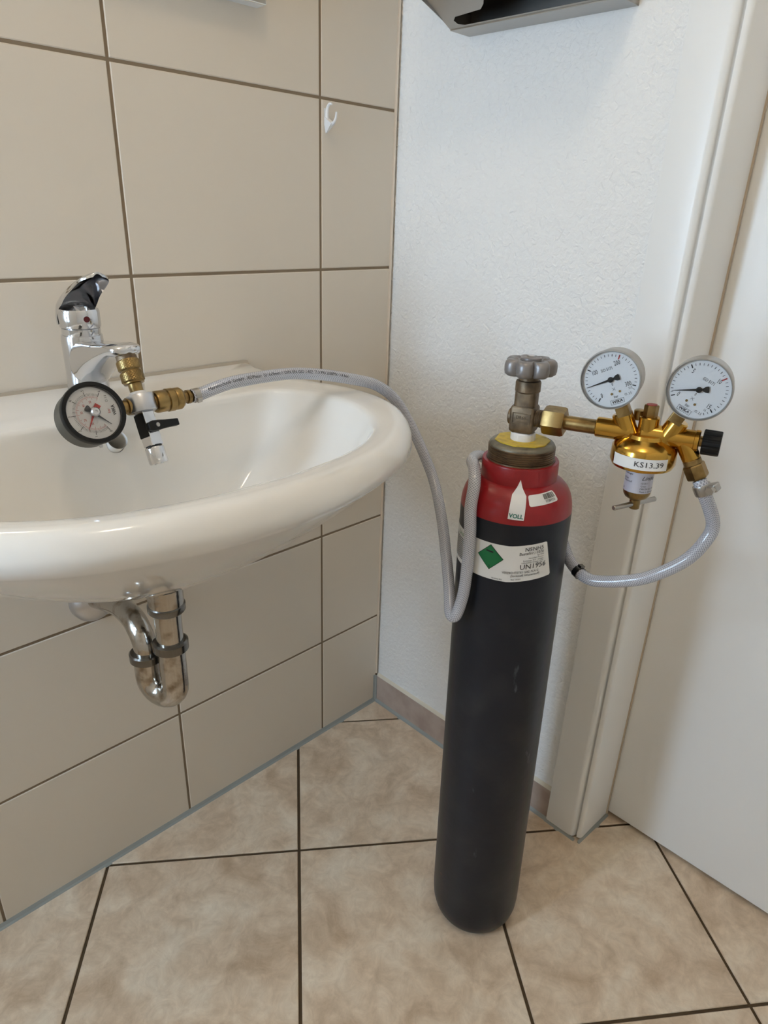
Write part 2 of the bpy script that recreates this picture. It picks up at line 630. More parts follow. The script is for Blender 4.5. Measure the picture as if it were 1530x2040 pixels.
seal = bead('s', (ROOM_X, 0.0, -0.001), (-0.004, 0.0, -0.001), (0, -1, 0), (0, 0, 1), 0.0085)
seal = struct(seal.build('trim_1', M['silicone'], smooth=0))
bead('s', (-0.0045, -0.002, -0.001), (-0.0045, -0.487, -0.001), (-1, 0, 0), (0, 0, 1), 0.007).build('skirting_seal', M['silicone'], seal, smooth=0, shift=0)
bead('s', (-0.0045, 0.0, 0), (-0.0045, 0.0, 0.0725), (0, -1, 0), (-1, 0, 0), 0.006).build('corner_seal', M['silicone'], seal, smooth=0, shift=0)
bead('s', (-0.002, 0.0, 0.0765), (-0.002, 0.0, ROOM_Z), (0, -1, 0), (-1, 0, 0), 0.0035).build('corner_joint', mat('cream joint', (216, 200, 180), 0.6), seal, smooth=0, shift=0)

# door casing (frame) and leaf
mb = MB()
prof = [(0.004, -0.486), (-0.0065, -0.486), (-0.0075, -0.489)]
prof += [(-0.0075, -0.536)] + [(-0.0075 + 0.0095 * (1 - math.cos(R_(a))), -0.536 - 0.0095 * math.sin(R_(a))) for a in (20, 40, 60, 80, 90)]
prof += [(0.004, -0.5475)]


def extr(prof, z0, z1):
    return MB().rings([[(x, y, z0) for x, y in prof], [(x, y, z1) for x, y in prof]])


frame = struct(extr(prof, 0.004, DH + 0.06).build('trim_2', M['laminate'], smooth=50))
prof2 = [(0.03, -0.5495), (-0.001, -0.5495)] + [(-0.001 + 0.007 * (1 - math.cos(R_(a))), -0.5495 - 0.008 * math.sin(R_(a))) for a in (25, 45, 65, 90)] + \
        [(0.094, -0.5605), (0.094, -0.5495)]
extr(prof2, 0.004, DH + 0.01).build('jamb', M['laminate'], frame, smooth=50, shift=0)
MB().box((0.0905, -0.5625, 0.006), (0.0945, -0.560, DH)).build('gasket', M['gasket'], frame, smooth=0, shift=0)
MB().box((WX, -1.43, 0.004), (-0.0075, D1 - 0.001, DH + 0.06)).build('casing', M['laminate'], frame, smooth=0, shift=0)
MB().box((WX, D1, DH), (-0.0075, -0.486, DH + 0.06)).build('head_casing', M['laminate'], frame, smooth=0, shift=0)
bead('s', (-0.007, -0.484, -0.001), (-0.007, -0.549, -0.001), (-1, 0, 0), (0, 0, 1), 0.006).build('casing_seal', M['silicone'], frame, smooth=0, shift=0)
bead('s', (-0.008, -0.556, -0.001), (0.094, -0.5615, -0.001), (0, -1, 0), (0, 0, 1), 0.006).build('jamb_seal', M['silicone'], frame, smooth=0, shift=0)
door = struct(MB().box((0.096, D1, 0.0095), (0.136, -0.5615, DH)).build('door_1', M['laminate'], smooth=0, bevel=0.001))

# ceiling lamp (round opal bowl)
lm = bpy.data.materials.new('lit opal glass')
lm.use_nodes = True
nb = lm.node_tree.nodes['Principled BSDF']
nb.inputs['Base Color'].default_value = (0.9, 0.85, 0.75, 1)
nb.inputs['Emission Color'].default_value = LAMP_COL + (1,)
LR = 0.10
nb.inputs['Emission Strength'].default_value = LAMP_POWER / (4 * math.pi * math.pi * LR * LR)
t = thing('ceiling_lamp_offscreen', 'opal glass globe lamp glowing warm white under the ceiling', 'lamp', (LAMP_POS[0], LAMP_POS[1], LAMP_POS[2] - LR))
MB().lathe([(0.05, ROOM_Z - 0.02), (0.055, ROOM_Z - 0.016), (0.055, ROOM_Z)]).build('lamp_base', M['white_plastic'], t)
MB().lathe([(0.012, LAMP_POS[2] + LR * 0.97), (0.012, ROOM_Z - 0.019)], n=20).build('lamp_stem', M['white_plastic'], t)
MB().lathe([(max(0.001, LR * math.sin(R_(a))), LAMP_POS[2] - LR * math.cos(R_(a))) for a in range(0, 181, 12)]).build('lamp_globe_offscreen', lm, t)

# ------------------------------------------------------------------ washbasin
BX = -0.607
BC = (0.0, -0.25)
out_half = [(0.0, 0.0), (0.14, 0.0), (0.255, 0.0), (0.277, -0.003), (0.2835, -0.012), (0.286, -0.05), (0.288, -0.105), (0.300, -0.155), (0.315, -0.205), (0.3195, -0.255),
            (0.311, -0.305), (0.287, -0.355), (0.243, -0.405), (0.175, -0.452), (0.09, -0.48), (0.0, -0.489)]
in_half = [(0.0, -0.158), (0.10, -0.156), (0.17, -0.159), (0.207, -0.163), (0.227, -0.180), (0.243, -0.205), (0.253, -0.24), (0.251, -0.28), (0.2405, -0.3157), (0.2216, -0.353), (0.195, -0.384),
           (0.155, -0.410), (0.106, -0.428), (0.05, -0.438), (0.0, -0.440)]


def radial(half, th):
    pts = half + [(-x, y) for x, y in half[-2:0:-1]]
    poly = [tuple(p) for p in catmull([(x, y, 0) for x, y in pts], 8, True)]
    res = []
    n = len(poly)
    for a in th:
        d = (math.cos(a), math.sin(a))
        best = 0
        for i in range(n):
            p, q = poly[i], poly[(i + 1) % n]
            ex, ey = q[0] - p[0], q[1] - p[1]
            det = d[0] * -ey + d[1] * ex
            if abs(det) < 1e-12:
                continue
            bx, by = p[0] - BC[0], p[1] - BC[1]
            t = (bx * -ey + by * ex) / det
            s = (d[0] * by - d[1] * bx) / det
            if -1e-6 <= s <= 1 + 1e-6 and t > best:
                best = t
        res.append(best)
    return res


NB = 192
TH = [2 * math.pi * j / NB for j in range(NB)]
RO, RI = radial(out_half, TH), radial(in_half, TH)


def ring(rad, zf, dy=0.0):
    r = []
    for j, a in enumerate(TH):
        q = rad(j)
        x, y = BC[0] + q * math.cos(a), BC[1] + q * math.sin(a) + dy
        r.append((x, min(y, 0.0), zf))
    return r


ZT, ZLIP, ZBOT = 0.848, 0.820, 0.643
rs = []
for k in range(0, 19):          # underside, from the drain outwards
    s = 0.09 + 0.91 * k / 18

    def rad(j, s=s):
        return RO[j] * s
    rs.append(ring(rad, ZLIP - (ZLIP - ZBOT) * (1 - s ** 1.6), 0.05 * (1 - s)))


def backw(j):
    y = BC[1] + RO[j] * math.sin(TH[j])
    return min(1.0, max(0.0, -y / 0.03))


for a in (20, 40, 60, 75, 90):      # rounded lip
    def rad(j, a=a):
        return RO[j] - 0.020 * backw(j) * (1 - math.cos(R_(a)))
    rs.append(ring(rad, ZLIP + (ZT - ZLIP) * math.sin(R_(a))))
for t_ in (0.25, 0.5, 0.75):
    def rad(j, t_=t_):
        a0, a1 = RO[j] - 0.020 * backw(j), RI[j] + 0.010
        return a0 + (a1 - a0) * t_
    rs.append(ring(rad, ZT - 0.0015 * t_))
for a in (0, 25, 50, 75):
    def rad(j, a=a):
        return RI[j] + 0.010 - 0.012 * math.sin(R_(a))
    rs.append(ring(rad, ZT - 0.002 - 0.014 * (1 - math.cos(R_(a)))))
for k in range(1, 20):              # bowl
    s = 1 - k / 20 * 0.93

    def rad(j, s=s):
        back = max(0.0, math.sin(TH[j]))
        return (RI[j] - 0.003) * s ** (1.0 - 0.25 * back)
    zz = 0.837 - 0.150 * (1 - s ** 2.2) ** 0.75
    rs.append(ring(rad, zz))
basin = thing('washbasin', 'white ceramic washbasin with rounded rim fixed to the tiled wall', 'washbasin', (BX, -0.001, ZBOT))
bbody = MB().rings(rs).build('basin_body', M['ceramic'], basin, smooth=60)
# wall joint along the back edge
bead('s', (-0.285, -0.001, ZT - 0.002), (0.285, -0.001, ZT - 0.002), (0, -1, 0), (0, 0, 1), 0.006).build('wall_joint', mat('grey joint', (176, 164, 146), 0.6), basin, smooth=0)
# overflow opening on the back slope of the bowl
ov = Vector((-0.0125, -0.1705, 0.8205))
nrm = Vector((0.0, -0.80, 0.60))
cut = MB().lathe([(0.0117, -0.082), (0.0117, 0.02)], axis(ov, nrm), n=36).build('cutter', M['ceramic'], basin, smooth=0)
md = bbody.modifiers.new('bore', 'BOOLEAN')
md.operation = 'DIFFERENCE'
md.solver = 'EXACT'
md.object = cut
bpy.context.view_layer.update()
bored = bpy.data.meshes.new_from_object(bbody.evaluated_get(bpy.context.evaluated_depsgraph_get()))
bbody.modifiers.clear()
bbody.data = bored
bored.set_sharp_from_angle(angle=R_(60))
bpy.data.objects.remove(cut)
MB().lathe([(0.0116, -0.002), (0.0113, -0.004), (0.0113, -0.080), (0.0, -0.0805)], axis(ov, nrm), n=36, cap0=False).build('overflow_hole', M['ceramic'], basin)
MB().lathe([(0.021, ZBOT + 0.040), (0.028, ZBOT + 0.047), (0.0, ZBOT + 0.052)], Matrix.Translation((0, -0.25, 0))).build('drain_valve', M['chrome'], basin)

# ------------------------------------------------------------------ siphon trap
trap = thing('siphon_trap', 'chrome siphon trap pipe hanging under the washbasin', 'siphon', (BX, 0, 0.45))
DX, DY = -0.001, -0.225


def at(p):
    return Matrix.Translation(p)


MB().lathe([(0.0220, 0.614), (0.0220, 0.6405)], at((DX, DY, 0))).build('tail_piece', M['worn_chrome'], trap)
MB().lathe([(0.0225, 0.6065), (0.0234, 0.608), (0.0234, 0.6155), (0.0222, 0.617)], at((DX, DY, 0))).build('slip_nut', M['dark_chrome'], trap)
MB().lathe([(0.0170, 0.550), (0.0170, 0.610)], at((DX, DY, 0))).build('drop_tube', M['worn_chrome'], trap)
MB().lathe([(0.0195, 0.547), (0.0225, 0.549), (0.0225, 0.560), (0.0198, 0.562)], at((DX, DY, 0))).build('slip_nut', M['dark_chrome'], trap)
# U bend: down leg at DY, up leg behind it, then over to the wall
u = [(DX, DY, 0.555), (DX, DY, 0.50)]
RB = 0.0225
vd = Vector((-0.35, 0.94, 0)).normalized()
for a in range(0, 181, 15):
    k = RB - RB * math.cos(R_(a))
    u.append((DX + vd.x * k, DY + vd.y * k, 0.490 - RB * math.sin(R_(a))))
ub = Vector((DX, DY, 0)) + vd * (2 * RB)
u += [(ub.x, ub.y, 0.505), (ub.x, ub.y, 0.528)]
MB().tube(u, 0.0175, 28).build('trap_bend', M['worn_chrome'], trap)
MB().lathe([(0.0195, 0.516), (0.0218, 0.518), (0.0218, 0.528), (0.0198, 0.530)], at((ub.x, ub.y, 0))).build('slip_nut', M['dark_chrome'], trap)
g = [(ub.x, ub.y, 0.52), (ub.x, ub.y, 0.535), (ub.x, ub.y + 0.003, 0.546), (ub.x, ub.y + 0.012, 0.557), (ub.x + 0.002, ub.y + 0.035, 0.564), (-0.010, -0.09, 0.556), (-0.012, -0.002, 0.530)]
MB().tube([tuple(p) for p in catmull(g, 6)], 0.0155, 24).build('outlet_pipe', M['worn_chrome'], trap)
MB().lathe([(0.034, 0.0), (0.033, 0.010), (0.026, 0.020), (0.017, 0.024)], axis((-0.012, -0.0005, 0.526), (0, -1, 0)), n=40).build('wall_rosette', M['alu'], trap)

# ------------------------------------------------------------------ mixer tap
TY = -0.076
tap = thing('mixer_tap', 'chrome single lever mixer tap on the back of the washbasin', 'tap', (BX, TY, 0.847))


def sup(cx, cy, a, b, z, n=40, e=2.0, yt=0.0):
    """superellipse ring in the xy plane"""
    r = []
    for j in range(n):
        t = 2 * math.pi * j / n
        c, s = math.cos(t), math.sin(t)
        r.append((cx + a * math.copysign(abs(c) ** (2 / e), c), cy + b * math.copysign(abs(s) ** (2 / e), s), z + yt * math.copysign(abs(s) ** (2 / e), s)))
    return r


MB().rings([sup(0, 0, 0.0265, 0.0265, 0.847), sup(0, 0, 0.0265, 0.0265, 0.853), sup(0, 0, 0.0245, 0.0245, 0.858), sup(0, 0, 0.024, 0.024, 0.88), sup(0, 0, 0.0242, 0.0242, 0.92),
            sup(0, 0, 0.0235, 0.0235, 0.927), sup(0, 0, 0.021, 0.021, 0.928)]).build('tap_body', M['chrome'], tap)
# spout: cross sections in the xz plane marching along -y
secs = []
for y, zt, zb, wd, e in ((0.012, 0.922, 0.868, 0.020, 2.6), (-0.005, 0.923, 0.868, 0.0225, 2.6), (-0.025, 0.924, 0.871, 0.0228, 2.8), (-0.045, 0.9255, 0.888, 0.0222, 3.0), (-0.070, 0.9275, 0.9025, 0.021, 3.0),
                        (-0.090, 0.930, 0.9120, 0.0200, 3.0), (-0.104, 0.9325, 0.9170, 0.0192, 3.0), (-0.115, 0.9335, 0.9185, 0.0180, 2.6), (-0.122, 0.932, 0.920, 0.0150, 2.4), (-0.125, 0.929, 0.923, 0.008, 2.2)):
    zc, hh = (zt + zb) / 2, (zt - zb) / 2
    r = []
    for j in range(36):
        t = 2 * math.pi * j / 36
        c, s = math.cos(t), math.sin(t)
        r.append((wd * math.copysign(abs(c) ** (2 / e), c), y, zc + hh * math.copysign(abs(s) ** (2 / e), s)))
    secs.append(r)
MB().rings(secs).build('spout', M['chrome'], tap, smooth=60)
MB().lathe([(0.022, 0.9275), (0.0222, 0.9285), (0.0222, 0.935), (0.021, 0.936)]).build('neck_ring', M['chrome'], tap)
LT = Matrix.Translation((0, 0, 0))
lev = MB().lathe([(0.0232, 0.9365), (0.0236, 0.938), (0.0236, 0.9545), (0.0224, 0.9575), (0.0150, 0.9620), (0.008, 0.9645), (0.002, 0.965)])
lever = lev.build('lever_cap', M['chrome'], tap)
# paddle: curved sheet wrapped round the back of the cap, sweeping up and forward to the raised tip
LV = Matrix.Rotation(R_(-2), 4, 'Z')
cl = catmull([(0, 0.0252, 0.9365), (0, 0.0268, 0.950), (0, 0.0225, 0.9655), (0, 0.010, 0.9785), (0, -0.012, 0.9885), (0, -0.040, 0.997), (0, -0.060, 1.002), (0, -0.073, 1.0045)], 5)
nn = len(cl)
prs = []
for i, p in enumerate(cl):
    f = i / (nn - 1)
    tg = (cl[min(i + 1, nn - 1)] - cl[max(i - 1, 0)]).normalized()
    no = Vector((0, tg.z, -tg.y))
    wd = 0.0240 - 0.0085 * f ** 1.5
    if f > 0.8:
        wd *= math.sqrt(max(0.10, 1 - ((f - 0.8) / 0.205) ** 2))
    sag = (0.0195 if f < 0.5 else 0.0195 - 0.0165 * ((f - 0.5) / 0.5) ** 0.8)
    th_ = 0.0024
    top, bot = [], []
    for k in range(15):
        a = -1 + 2 * k / 14
        x = wd * math.sin(a * math.pi / 2) if f < 0.3 else wd * (a + (math.sin(a * math.pi / 2) - a) * max(0.0, 1 - (f - 0.3) / 0.3))
        q = p + Vector((x, 0, 0)) - no * (sag * a * a)
        top.append(tuple(LV @ q))
        bot.append(tuple(LV @ (q - no * th_)))
    prs.append(top + bot[::-1])
MB().rings(prs).build('lever_paddle', M['chrome'], lever, smooth=50)
MB().lathe([(0.0036, -0.001), (0.0036, 0.0006), (0.0, 0.0010)], LV @ axis((0.0, -0.0232, 0.9475), (0.0, -1, 0)), n=20).build('hot_marker', M['red_dot'], lever)


# ------------------------------------------------------------------ gauges
def gauge(parent, name, Mx, Rg, depth, case_m, bez_m, style, stem=None):
    """local frame of Mx: x right, y up on the dial, z out of the dial towards the reader; origin = dial centre"""
    g_ = MB().lathe([(Rg * 0.2, -depth - 0.001), (Rg * 0.9, -depth), (Rg * 0.955, -depth + 0.002), (Rg * 0.965, -0.001)], Mx, n=64).build(name, case_m, parent)
    bw = 0.93 if style != 'tap' else 0.84
    MB().lathe([(Rg * 0.965, -0.004), (Rg, -0.003), (Rg, 0.0025), (Rg * 0.985, 0.0042), (Rg * (bw + 0.03), 0.0042), (Rg * bw, 0.002), (Rg * bw, -0.001)], Mx, n=64, cap0=False, cap1=False).build('bezel', bez_m, g_)
    MB().lathe([(Rg * 0.96, -0.003), (Rg * 0.96, -0.0006)], Mx, n=64).build('dial', M['dial'], g_)
    MB().lathe([(Rg * (bw + 0.01), 0.0026), (Rg * (bw + 0.01), 0.0030)], Mx, n=64).build('cover_glass', M['glass'], g_)

    def on(z):
        return lambda x, y: tuple(Mx @ Vector((x, y, z)))

    def tick(mb_, a, ra, rb, wd):
        ca_, sa_ = math.sin(R_(a)), math.cos(R_(a))        # 0 deg = up, clockwise
        px, py = sa_, -ca_
        pts_ = [(ca_ * ra - px * wd, sa_ * ra - py * wd), (ca_ * ra + px * wd, sa_ * ra + py * wd), (ca_ * rb + px * wd, sa_ * rb + py * wd), (ca_ * rb - px * wd, sa_ * rb - py * wd)]
        mb_.add([on(-0.0003)(x, y) for x, y in pts_], [(0, 1, 2, 3)])

    def needle(mname, ang, length, tail, col_m, z=0.0008, par=None):
        d = (math.sin(R_(ang)), math.cos(R_(ang)))
        p = (d[1], -d[0])

        def q(l, w_):
            return (d[0] * l + p[0] * w_, d[1] * l + p[1] * w_)
        poly = [q(length, 0.00015), q(length * 0.3, 0.0009), q(0.001, 0.0013), q(-tail * 0.35, 0.0011), q(-tail * 0.65, 0.003), q(-tail * 0.92, 0.0034), q(-tail, 0.0022),
                q(-tail, -0.0022), q(-tail * 0.92, -0.0034), q(-tail * 0.65, -0.003), q(-tail * 0.35, -0.0011), q(0.001, -0.0013), q(length * 0.3, -0.0009), q(length, -0.00015)]
        m_ = MB().rings([[on(z)(x, y) for x, y in poly], [on(z + 0.0006)(x, y) for x, y in poly]])
        return m_.build(mname, col_m, par or g_, smooth=0)
    sc_m, nu, rd = MB(), MB(), MB()
    T0 = on(-0.0003)
    if style in ('high', 'low'):
        big = 315.0 if style == 'high' else 16.0
        span = 270.0
        step = 10.0 if style == 'high' else 0.5
        nst = int(big / step)
        for k in range(nst + 1):
            a = -135 + span * (k * step) / big
            tick(sc_m, a, Rg * 0.84, Rg * 0.765, 0.00022 if k % 2 else 0.0003)
        majors = ((0, '0'), (100, '100'), (200, '200'), (300, '300')) if style == 'high' else ((0, '0'), (5, '5'), (10, '10'), (15, '15'))
        for val, s in majors:
            a = R_(-135 + span * val / big)
            if s not in ('200', '10'):
                tick(sc_m, math.degrees(a), Rg * 0.84, Rg * 0.72, 0.00055)
            kk = 0.58 if len(s) > 2 else 0.62
            addtext(nu, s, 0.0072, (math.sin(a) * Rg * kk, math.cos(a) * Rg * kk), T0, wx=0.62)
        mk = 200 if style == 'high' else 10
        tick(rd, -135 + span * mk / big, Rg * 0.855, Rg * 0.70, 0.0007)
        addtext(nu, 'ISO 5171', 0.0048, (-0.001 if style == 'high' else 0.003, Rg * 0.36), T0, wx=0.72)
        addtext(nu, '0', 0.0045, (0, -Rg * 0.18), T0, wx=0.7)
        addtext(nu, 'bar', 0.0042, (0.0, -Rg * 0.60), T0, wx=0.85)
        addtext(nu, 'WIKA', 0.0042, (0.0, -Rg * 0.77), T0, wx=1.05, bold=0.0001)
        for x0_, y0_, x1_, y1_ in ((-0.0072, -0.0026, 0.0072, -0.0023), (-0.0072, 0.0023, 0.0072, 0.0026), (-0.0074, -0.0026, -0.0071, 0.0026), (0.0071, -0.0026, 0.0074, 0.0026)):
            nu.add([T0(x, y - Rg * 0.77) for x, y in ((x0_, y0_), (x1_, y0_), (x1_, y1_), (x0_, y1_))], [(0, 1, 2, 3)])
        addtext(nu, 'Cl. 2.5', 0.0036, (Rg * 0.40, -Rg * 0.62), T0, wx=0.8)
        addtext(nu, '315' if style == 'high' else '16', 0.0036, (Rg * 0.52, -Rg * 0.45), T0, wx=0.8)
        # small oil-free emblem
        for a in range(0, 360, 60):
            tick_a = R_(a)
            cxm, cym = 0.0, -Rg * 0.34
            d = (math.cos(tick_a) * 0.0032, math.sin(tick_a) * 0.0018)
            nu.add([T0(cxm - 0.0002, cym), T0(cxm + 0.0002, cym), T0(cxm + d[0] + 0.0002, cym + d[1]), T0(cxm + d[0] - 0.0002, cym + d[1])], [(0, 1, 2, 3)])
        pins = MB()
        for px, py in ((-Rg * 0.11, -Rg * 0.48), (Rg * 0.17, -Rg * 0.46)):
            pins.lathe([(0.0013, -0.0006), (0.0013, 0.0002)], Mx @ Matrix.Translation((px, py, 0)), n=14)
        pins.build('dial_pins', M['brass_dull'], g_)
        needle('pointer', -92 if style == 'high' else -123, Rg * 0.80, Rg * 0.30, M['black_plastic'])
        MB().lathe([(0.0030, 0.0004), (0.0030, 0.0020), (0.0, 0.0022)], Mx, n=20).build('pointer_hub', M['black_plastic'], g_)
    else:
        for k in range(61):
            a = -120 + 240 * k / 60
            mj = k % 10 == 0
            tick(sc_m, a, Rg * (0.70 if mj else 0.64), Rg * 0.56, 0.0003 if mj else 0.00014)
            tick(rd, a, Rg * 0.55, Rg * (0.49 if k % 5 else 0.44), 0.00013)
        for k in range(7):
            a = R_(-120 + 40 * k)
            addtext(nu, '%d' % (k), 0.0040, (math.sin(a) * Rg * 0.75, math.cos(a) * Rg * 0.75), T0, wx=0.8)
        for k in range(1, 6):
            a = R_(-110 + 40 * k)
            addtext(rd, '%d' % (k * 10), 0.0036, (math.sin(a) * Rg * 0.36, math.cos(a) * Rg * 0.36), T0, wx=0.8)
        addtext(nu, 'WIKA', 0.0050, (0.0, -Rg * 0.66), T0, wx=0.85, bold=0.0001)
        addtext(rd, 'bar', 0.0042, (0.0, -Rg * 0.50), T0, wx=0.9)
        addtext(nu, 'Cl. 1.6', 0.0036, (Rg * 0.40, -Rg * 0.52), T0, wx=0.8)
        needle('pointer', -135, Rg * 0.62, Rg * 0.30, M['ink_soft'])
        needle('drag_pointer', -58, Rg * 0.62, 0.003, M['red_ink'], z=0.0014)
        MB().lathe([(0.0032, 0.0), (0.0032, 0.0032), (0.0048, 0.0036), (0.0048, 0.0072), (0.0035, 0.0086), (0.0016, 0.0086), (0.0014, 0.0070)], Mx, n=24).build('reset_knob', M['alu'], g_)
        MB().add([on(0.0012)(x, y) for x, y in ((0.0010, -0.0042), (0.0058, -0.0092), (0.0100, -0.0042), (0.0042, 0.0002))], [(0, 1, 2, 3)]).build('pointer_tail', M['red_ink'], g_, smooth=0)
    sc_m.build('scale_marks', M['ink'], g_, smooth=0)
    nu.build('numerals', M['ink'], g_, smooth=0)
    rd.build('red_marks', M['red_ink'], g_, smooth=0)
    return g_


# ------------------------------------------------------------------ test fitting on the tap
TA = R_(25.6)
ed = Vector((0, -math.sin(TA), -math.cos(TA)))       # down along the outlet
en = Vector((0, -math.cos(TA), math.sin(TA)))        # towards the reader
ex = Vector((1, 0, 0))
A0 = Vector((0, -0.1925, 0.9165))                     # outlet under the spout tip (local to BX)
fit = thing('test_fitting', 'brass and aluminium test fitting with black gauge screwed to the tap spout', 'fitting', (BX, 0, 0.806))


def K(s, off=(0, 0)):
    """frame with z down the outlet axis, at distance s"""
    return axis(A0 + ed * s + ex * off[0] + en * off[1], ed, ex)


def knurl(r, z0, z1, n=96, M_=None):
    rs_ = []
    for i in range(9):
        z_ = z0 + (z1 - z0) * i / 8
        rr = r - (0.0008 if i in (0, 8) else 0)
        rs_.append([((rr + 0.00026 * (1 if (j + 2 * i) % 4 < 2 else -1) * (0 if i in (0, 8) else 1)) * math.cos(2 * math.pi * j / n),
                     (rr + 0.00026 * (1 if (j + 2 * i) % 4 < 2 else -1) * (0 if i in (0, 8) else 1)) * math.sin(2 * math.pi * j / n), z_) for j in range(n)])
    return rs_


MB().lathe([(0.0112, -0.007), (0.0112, 0.0035)], K(0)).build('outlet_adapter', M['bronze'], fit)
MB().rings(knurl(0.0125, 0.002, 0.0135), K(0)).build('knurled_collar', M['brass_dull'], fit, smooth=20)
MB().lathe([(0.0105, 0.013), (0.0100, 0.0145), (0.0105, 0.016)], K(0)).build('collar_groove', M['brass_dull'], fit)
MB().rings(knurl(0.0125, 0.0155, 0.0270), K(0)).build('knurled_collar', M['brass_dull'], fit, smooth=20)
MB().lathe([(0.0112, 0.0265), (0.0112, 0.0285), (0.0075, 0.0290), (0.0074, 0.040)], K(0)).build('stem', M['brass_dull'], fit)
MB().lathe([(0.0088, 0.0385), (0.0092, 0.0405), (0.0088, 0.0425)], K(0), n=30).build('sealing_ring', M['white_plastic'], fit)
MB().lathe([(0.0110, 0.0415), (0.0160, 0.0425), (0.0166, 0.0435), (0.0166, 0.0600), (0.0158, 0.0615)], K(0), n=56).build('manifold_block', M['alu'], fit)
# hose coupling to the right (+x)
HC = A0 + ed * 0.0525
KX = axis(HC, ex, en)
cp = MB().lathe([(0.0085, 0.012), (0.0085, 0.016), (0.0118, 0.0165), (0.0125, 0.018), (0.0125, 0.0290), (0.0118, 0.030), (0.0118, 0.0306), (0.0132, 0.0312), (0.0132, 0.0385), (0.0120, 0.0400), (0.0127, 0.0415),
                 (0.0127, 0.0470), (0.0105, 0.0500), (0.0062, 0.0505), (0.0062, 0.0560), (0.0080, 0.0565), (0.0080, 0.0600), (0.0055, 0.0605), (0.0055, 0.078)], KX, n=44)
cp.build('hose_coupling', M['brass_dull'], fit)
# gauge to the left (-x), dial facing the reader
KL = axis(HC, -ex, en)
MB().lathe([(0.0095, 0.011), (0.0095, 0.0165), (0.0068, 0.017), (0.0068, 0.019), (0.0078, 0.0192), (0.0078, 0.024), (0.0062, 0.0242), (0.0062, 0.034)], KL, n=32).build('gauge_nipple', M['brass_dull'], fit)
GC = HC - ex * 0.0585 + en * 0.013 + ed * 0.003
gm = Matrix(((0, 0, 0, 0), (0, 0, 0, 0), (0, 0, 0, 0), (0, 0, 0, 1)))
upv = -ex                      # connection points right, so the dial is turned on its side
rgt = upv.cross(en)
for i in range(3):
    gm[i][0], gm[i][1], gm[i][2], gm[i][3] = rgt[i], upv[i], en[i], GC[i]
tg_ = gauge(fit, 'pressure_gauge', gm, 0.0330, 0.030, M['grey_case'], M['black_plastic'], 'tap')
tg_['label'] = 'black cased dial gauge lying on its side'
MB().lathe([(0.0022, 0.0), (0.0022, 0.0025), (0.0012, 0.004)], axis(GC - en * 0.024 + Vector((0.006, 0, 0)) + (-rgt) * 0.0300, -rgt), n=14).build('case_screw', M['alu'], tg_)
# mini ball valve below the block
KV = K(0) @ Matrix.Rotation(R_(-16), 4, 'Z')
vy = (KV.to_3x3() @ Vector((0, 1, 0))).normalized()       # handle side
vx_ = (KV.to_3x3() @ Vector((1, 0, 0))).normalized()
fs = 1.0 if vy.dot(en) > 0 else -1.0
vb = MB().box((-0.0078, -0.0078, 0.061), (0.0078, 0.0078, 0.1005), KV).build('valve_body', M['chrome'], fit, smooth=0, bevel=0.0009)
MB().box((-0.0088, -0.0076, 0.0635), (-0.0076, 0.0076, 0.0900), KV).build('valve_side_strip', M['black_plastic'], vb, smooth=0, bevel=0.0004)  # thin black strip over most of the left face
hz = A0 + ed * 0.0800 + vy * fs * 0.0078
MB().lathe([(0.0055, -0.001), (0.0055, 0.004)], axis(hz, vy * fs), n=24).build('spindle', M['black_plastic'], vb)
hl = []
for x, wd, z_ in ((-0.0095, 0.0040, 0.006), (-0.004, 0.0058, 0.008), (0.003, 0.0056, 0.009), (0.011, 0.0046, 0.0105), (0.020, 0.0042, 0.0115), (0.0285, 0.0040, 0.012)):
    hl.append([(x, -wd, z_ - 0.0065), (x, wd, z_ - 0.0065), (x, wd, z_), (x, -wd, z_)])
MB().rings(hl, axis(hz, vy * fs, vx_)).build('valve_lever', M['black_plastic'], vb, smooth=0, bevel=0.0012)
MB().lathe([(0.0024, 0.0), (0.0024, 0.0012)], axis(hz + vy * fs * 0.0085, vy * fs), n=16).build('lever_screw', M['steel'], vb)
MB().lathe([(0.0090, 0.1000), (0.0090, 0.1022)], K(0), n=36).build('valve_seal', M['black_plastic'], vb)
MB().lathe([(0.0098, 0.1018), (0.0104, 0.1025), (0.0106, 0.1035), (0.0106, 0.1190), (0.0096, 0.1208), (0.0050, 0.1208), (0.0050, 0.1218), (0.0, 0.1220)], K(0), n=40).build('outlet_cap', M['chrome'], vb)

# ------------------------------------------------------------------ gas cylinder
CB = Vector((-0.24613, -0.49653, 0.0))
CD = Vector((-0.00661, 0.01207, 1.0)).normalized()
cyl = thing('gas_cylinder', 'tall charcoal gas cylinder with red shoulder standing on the floor', 'gas cylinder', CB)
cyl.rotation_mode = 'QUATERNION'
cyl.rotation_quaternion = Vector((0, 0, 1)).rotation_difference(CD)
HEAD = R_(-148.05)                    # heading of the cylinder's labelled front
PROF = [(0.07, 0.735), (0.0697, 0.744), (0.0685, 0.752), (0.0662, 0.760), (0.0625, 0.7675), (0.0570, 0.7735), (0.051, 0.7775), (0.046, 0.780)]
MB().lathe([(0.040, 0.004), (0.050, 0.0), (0.056, 0.0015), (0.0615, 0.007), (0.0660, 0.016), (0.0687, 0.028), (0.0698, 0.042), (0.07, 0.055), (0.07, 0.40), (0.07, 0.735), (0.0698, 0.7405)], n=96).build('cylinder_body', M['black_paint'], cyl, smooth=60)
MB().lathe([(0.0699, 0.7400)] + PROF[1:] + [(0.043, 0.7805)], n=96).build('shoulder', M['red_paint'], cyl, smooth=60)
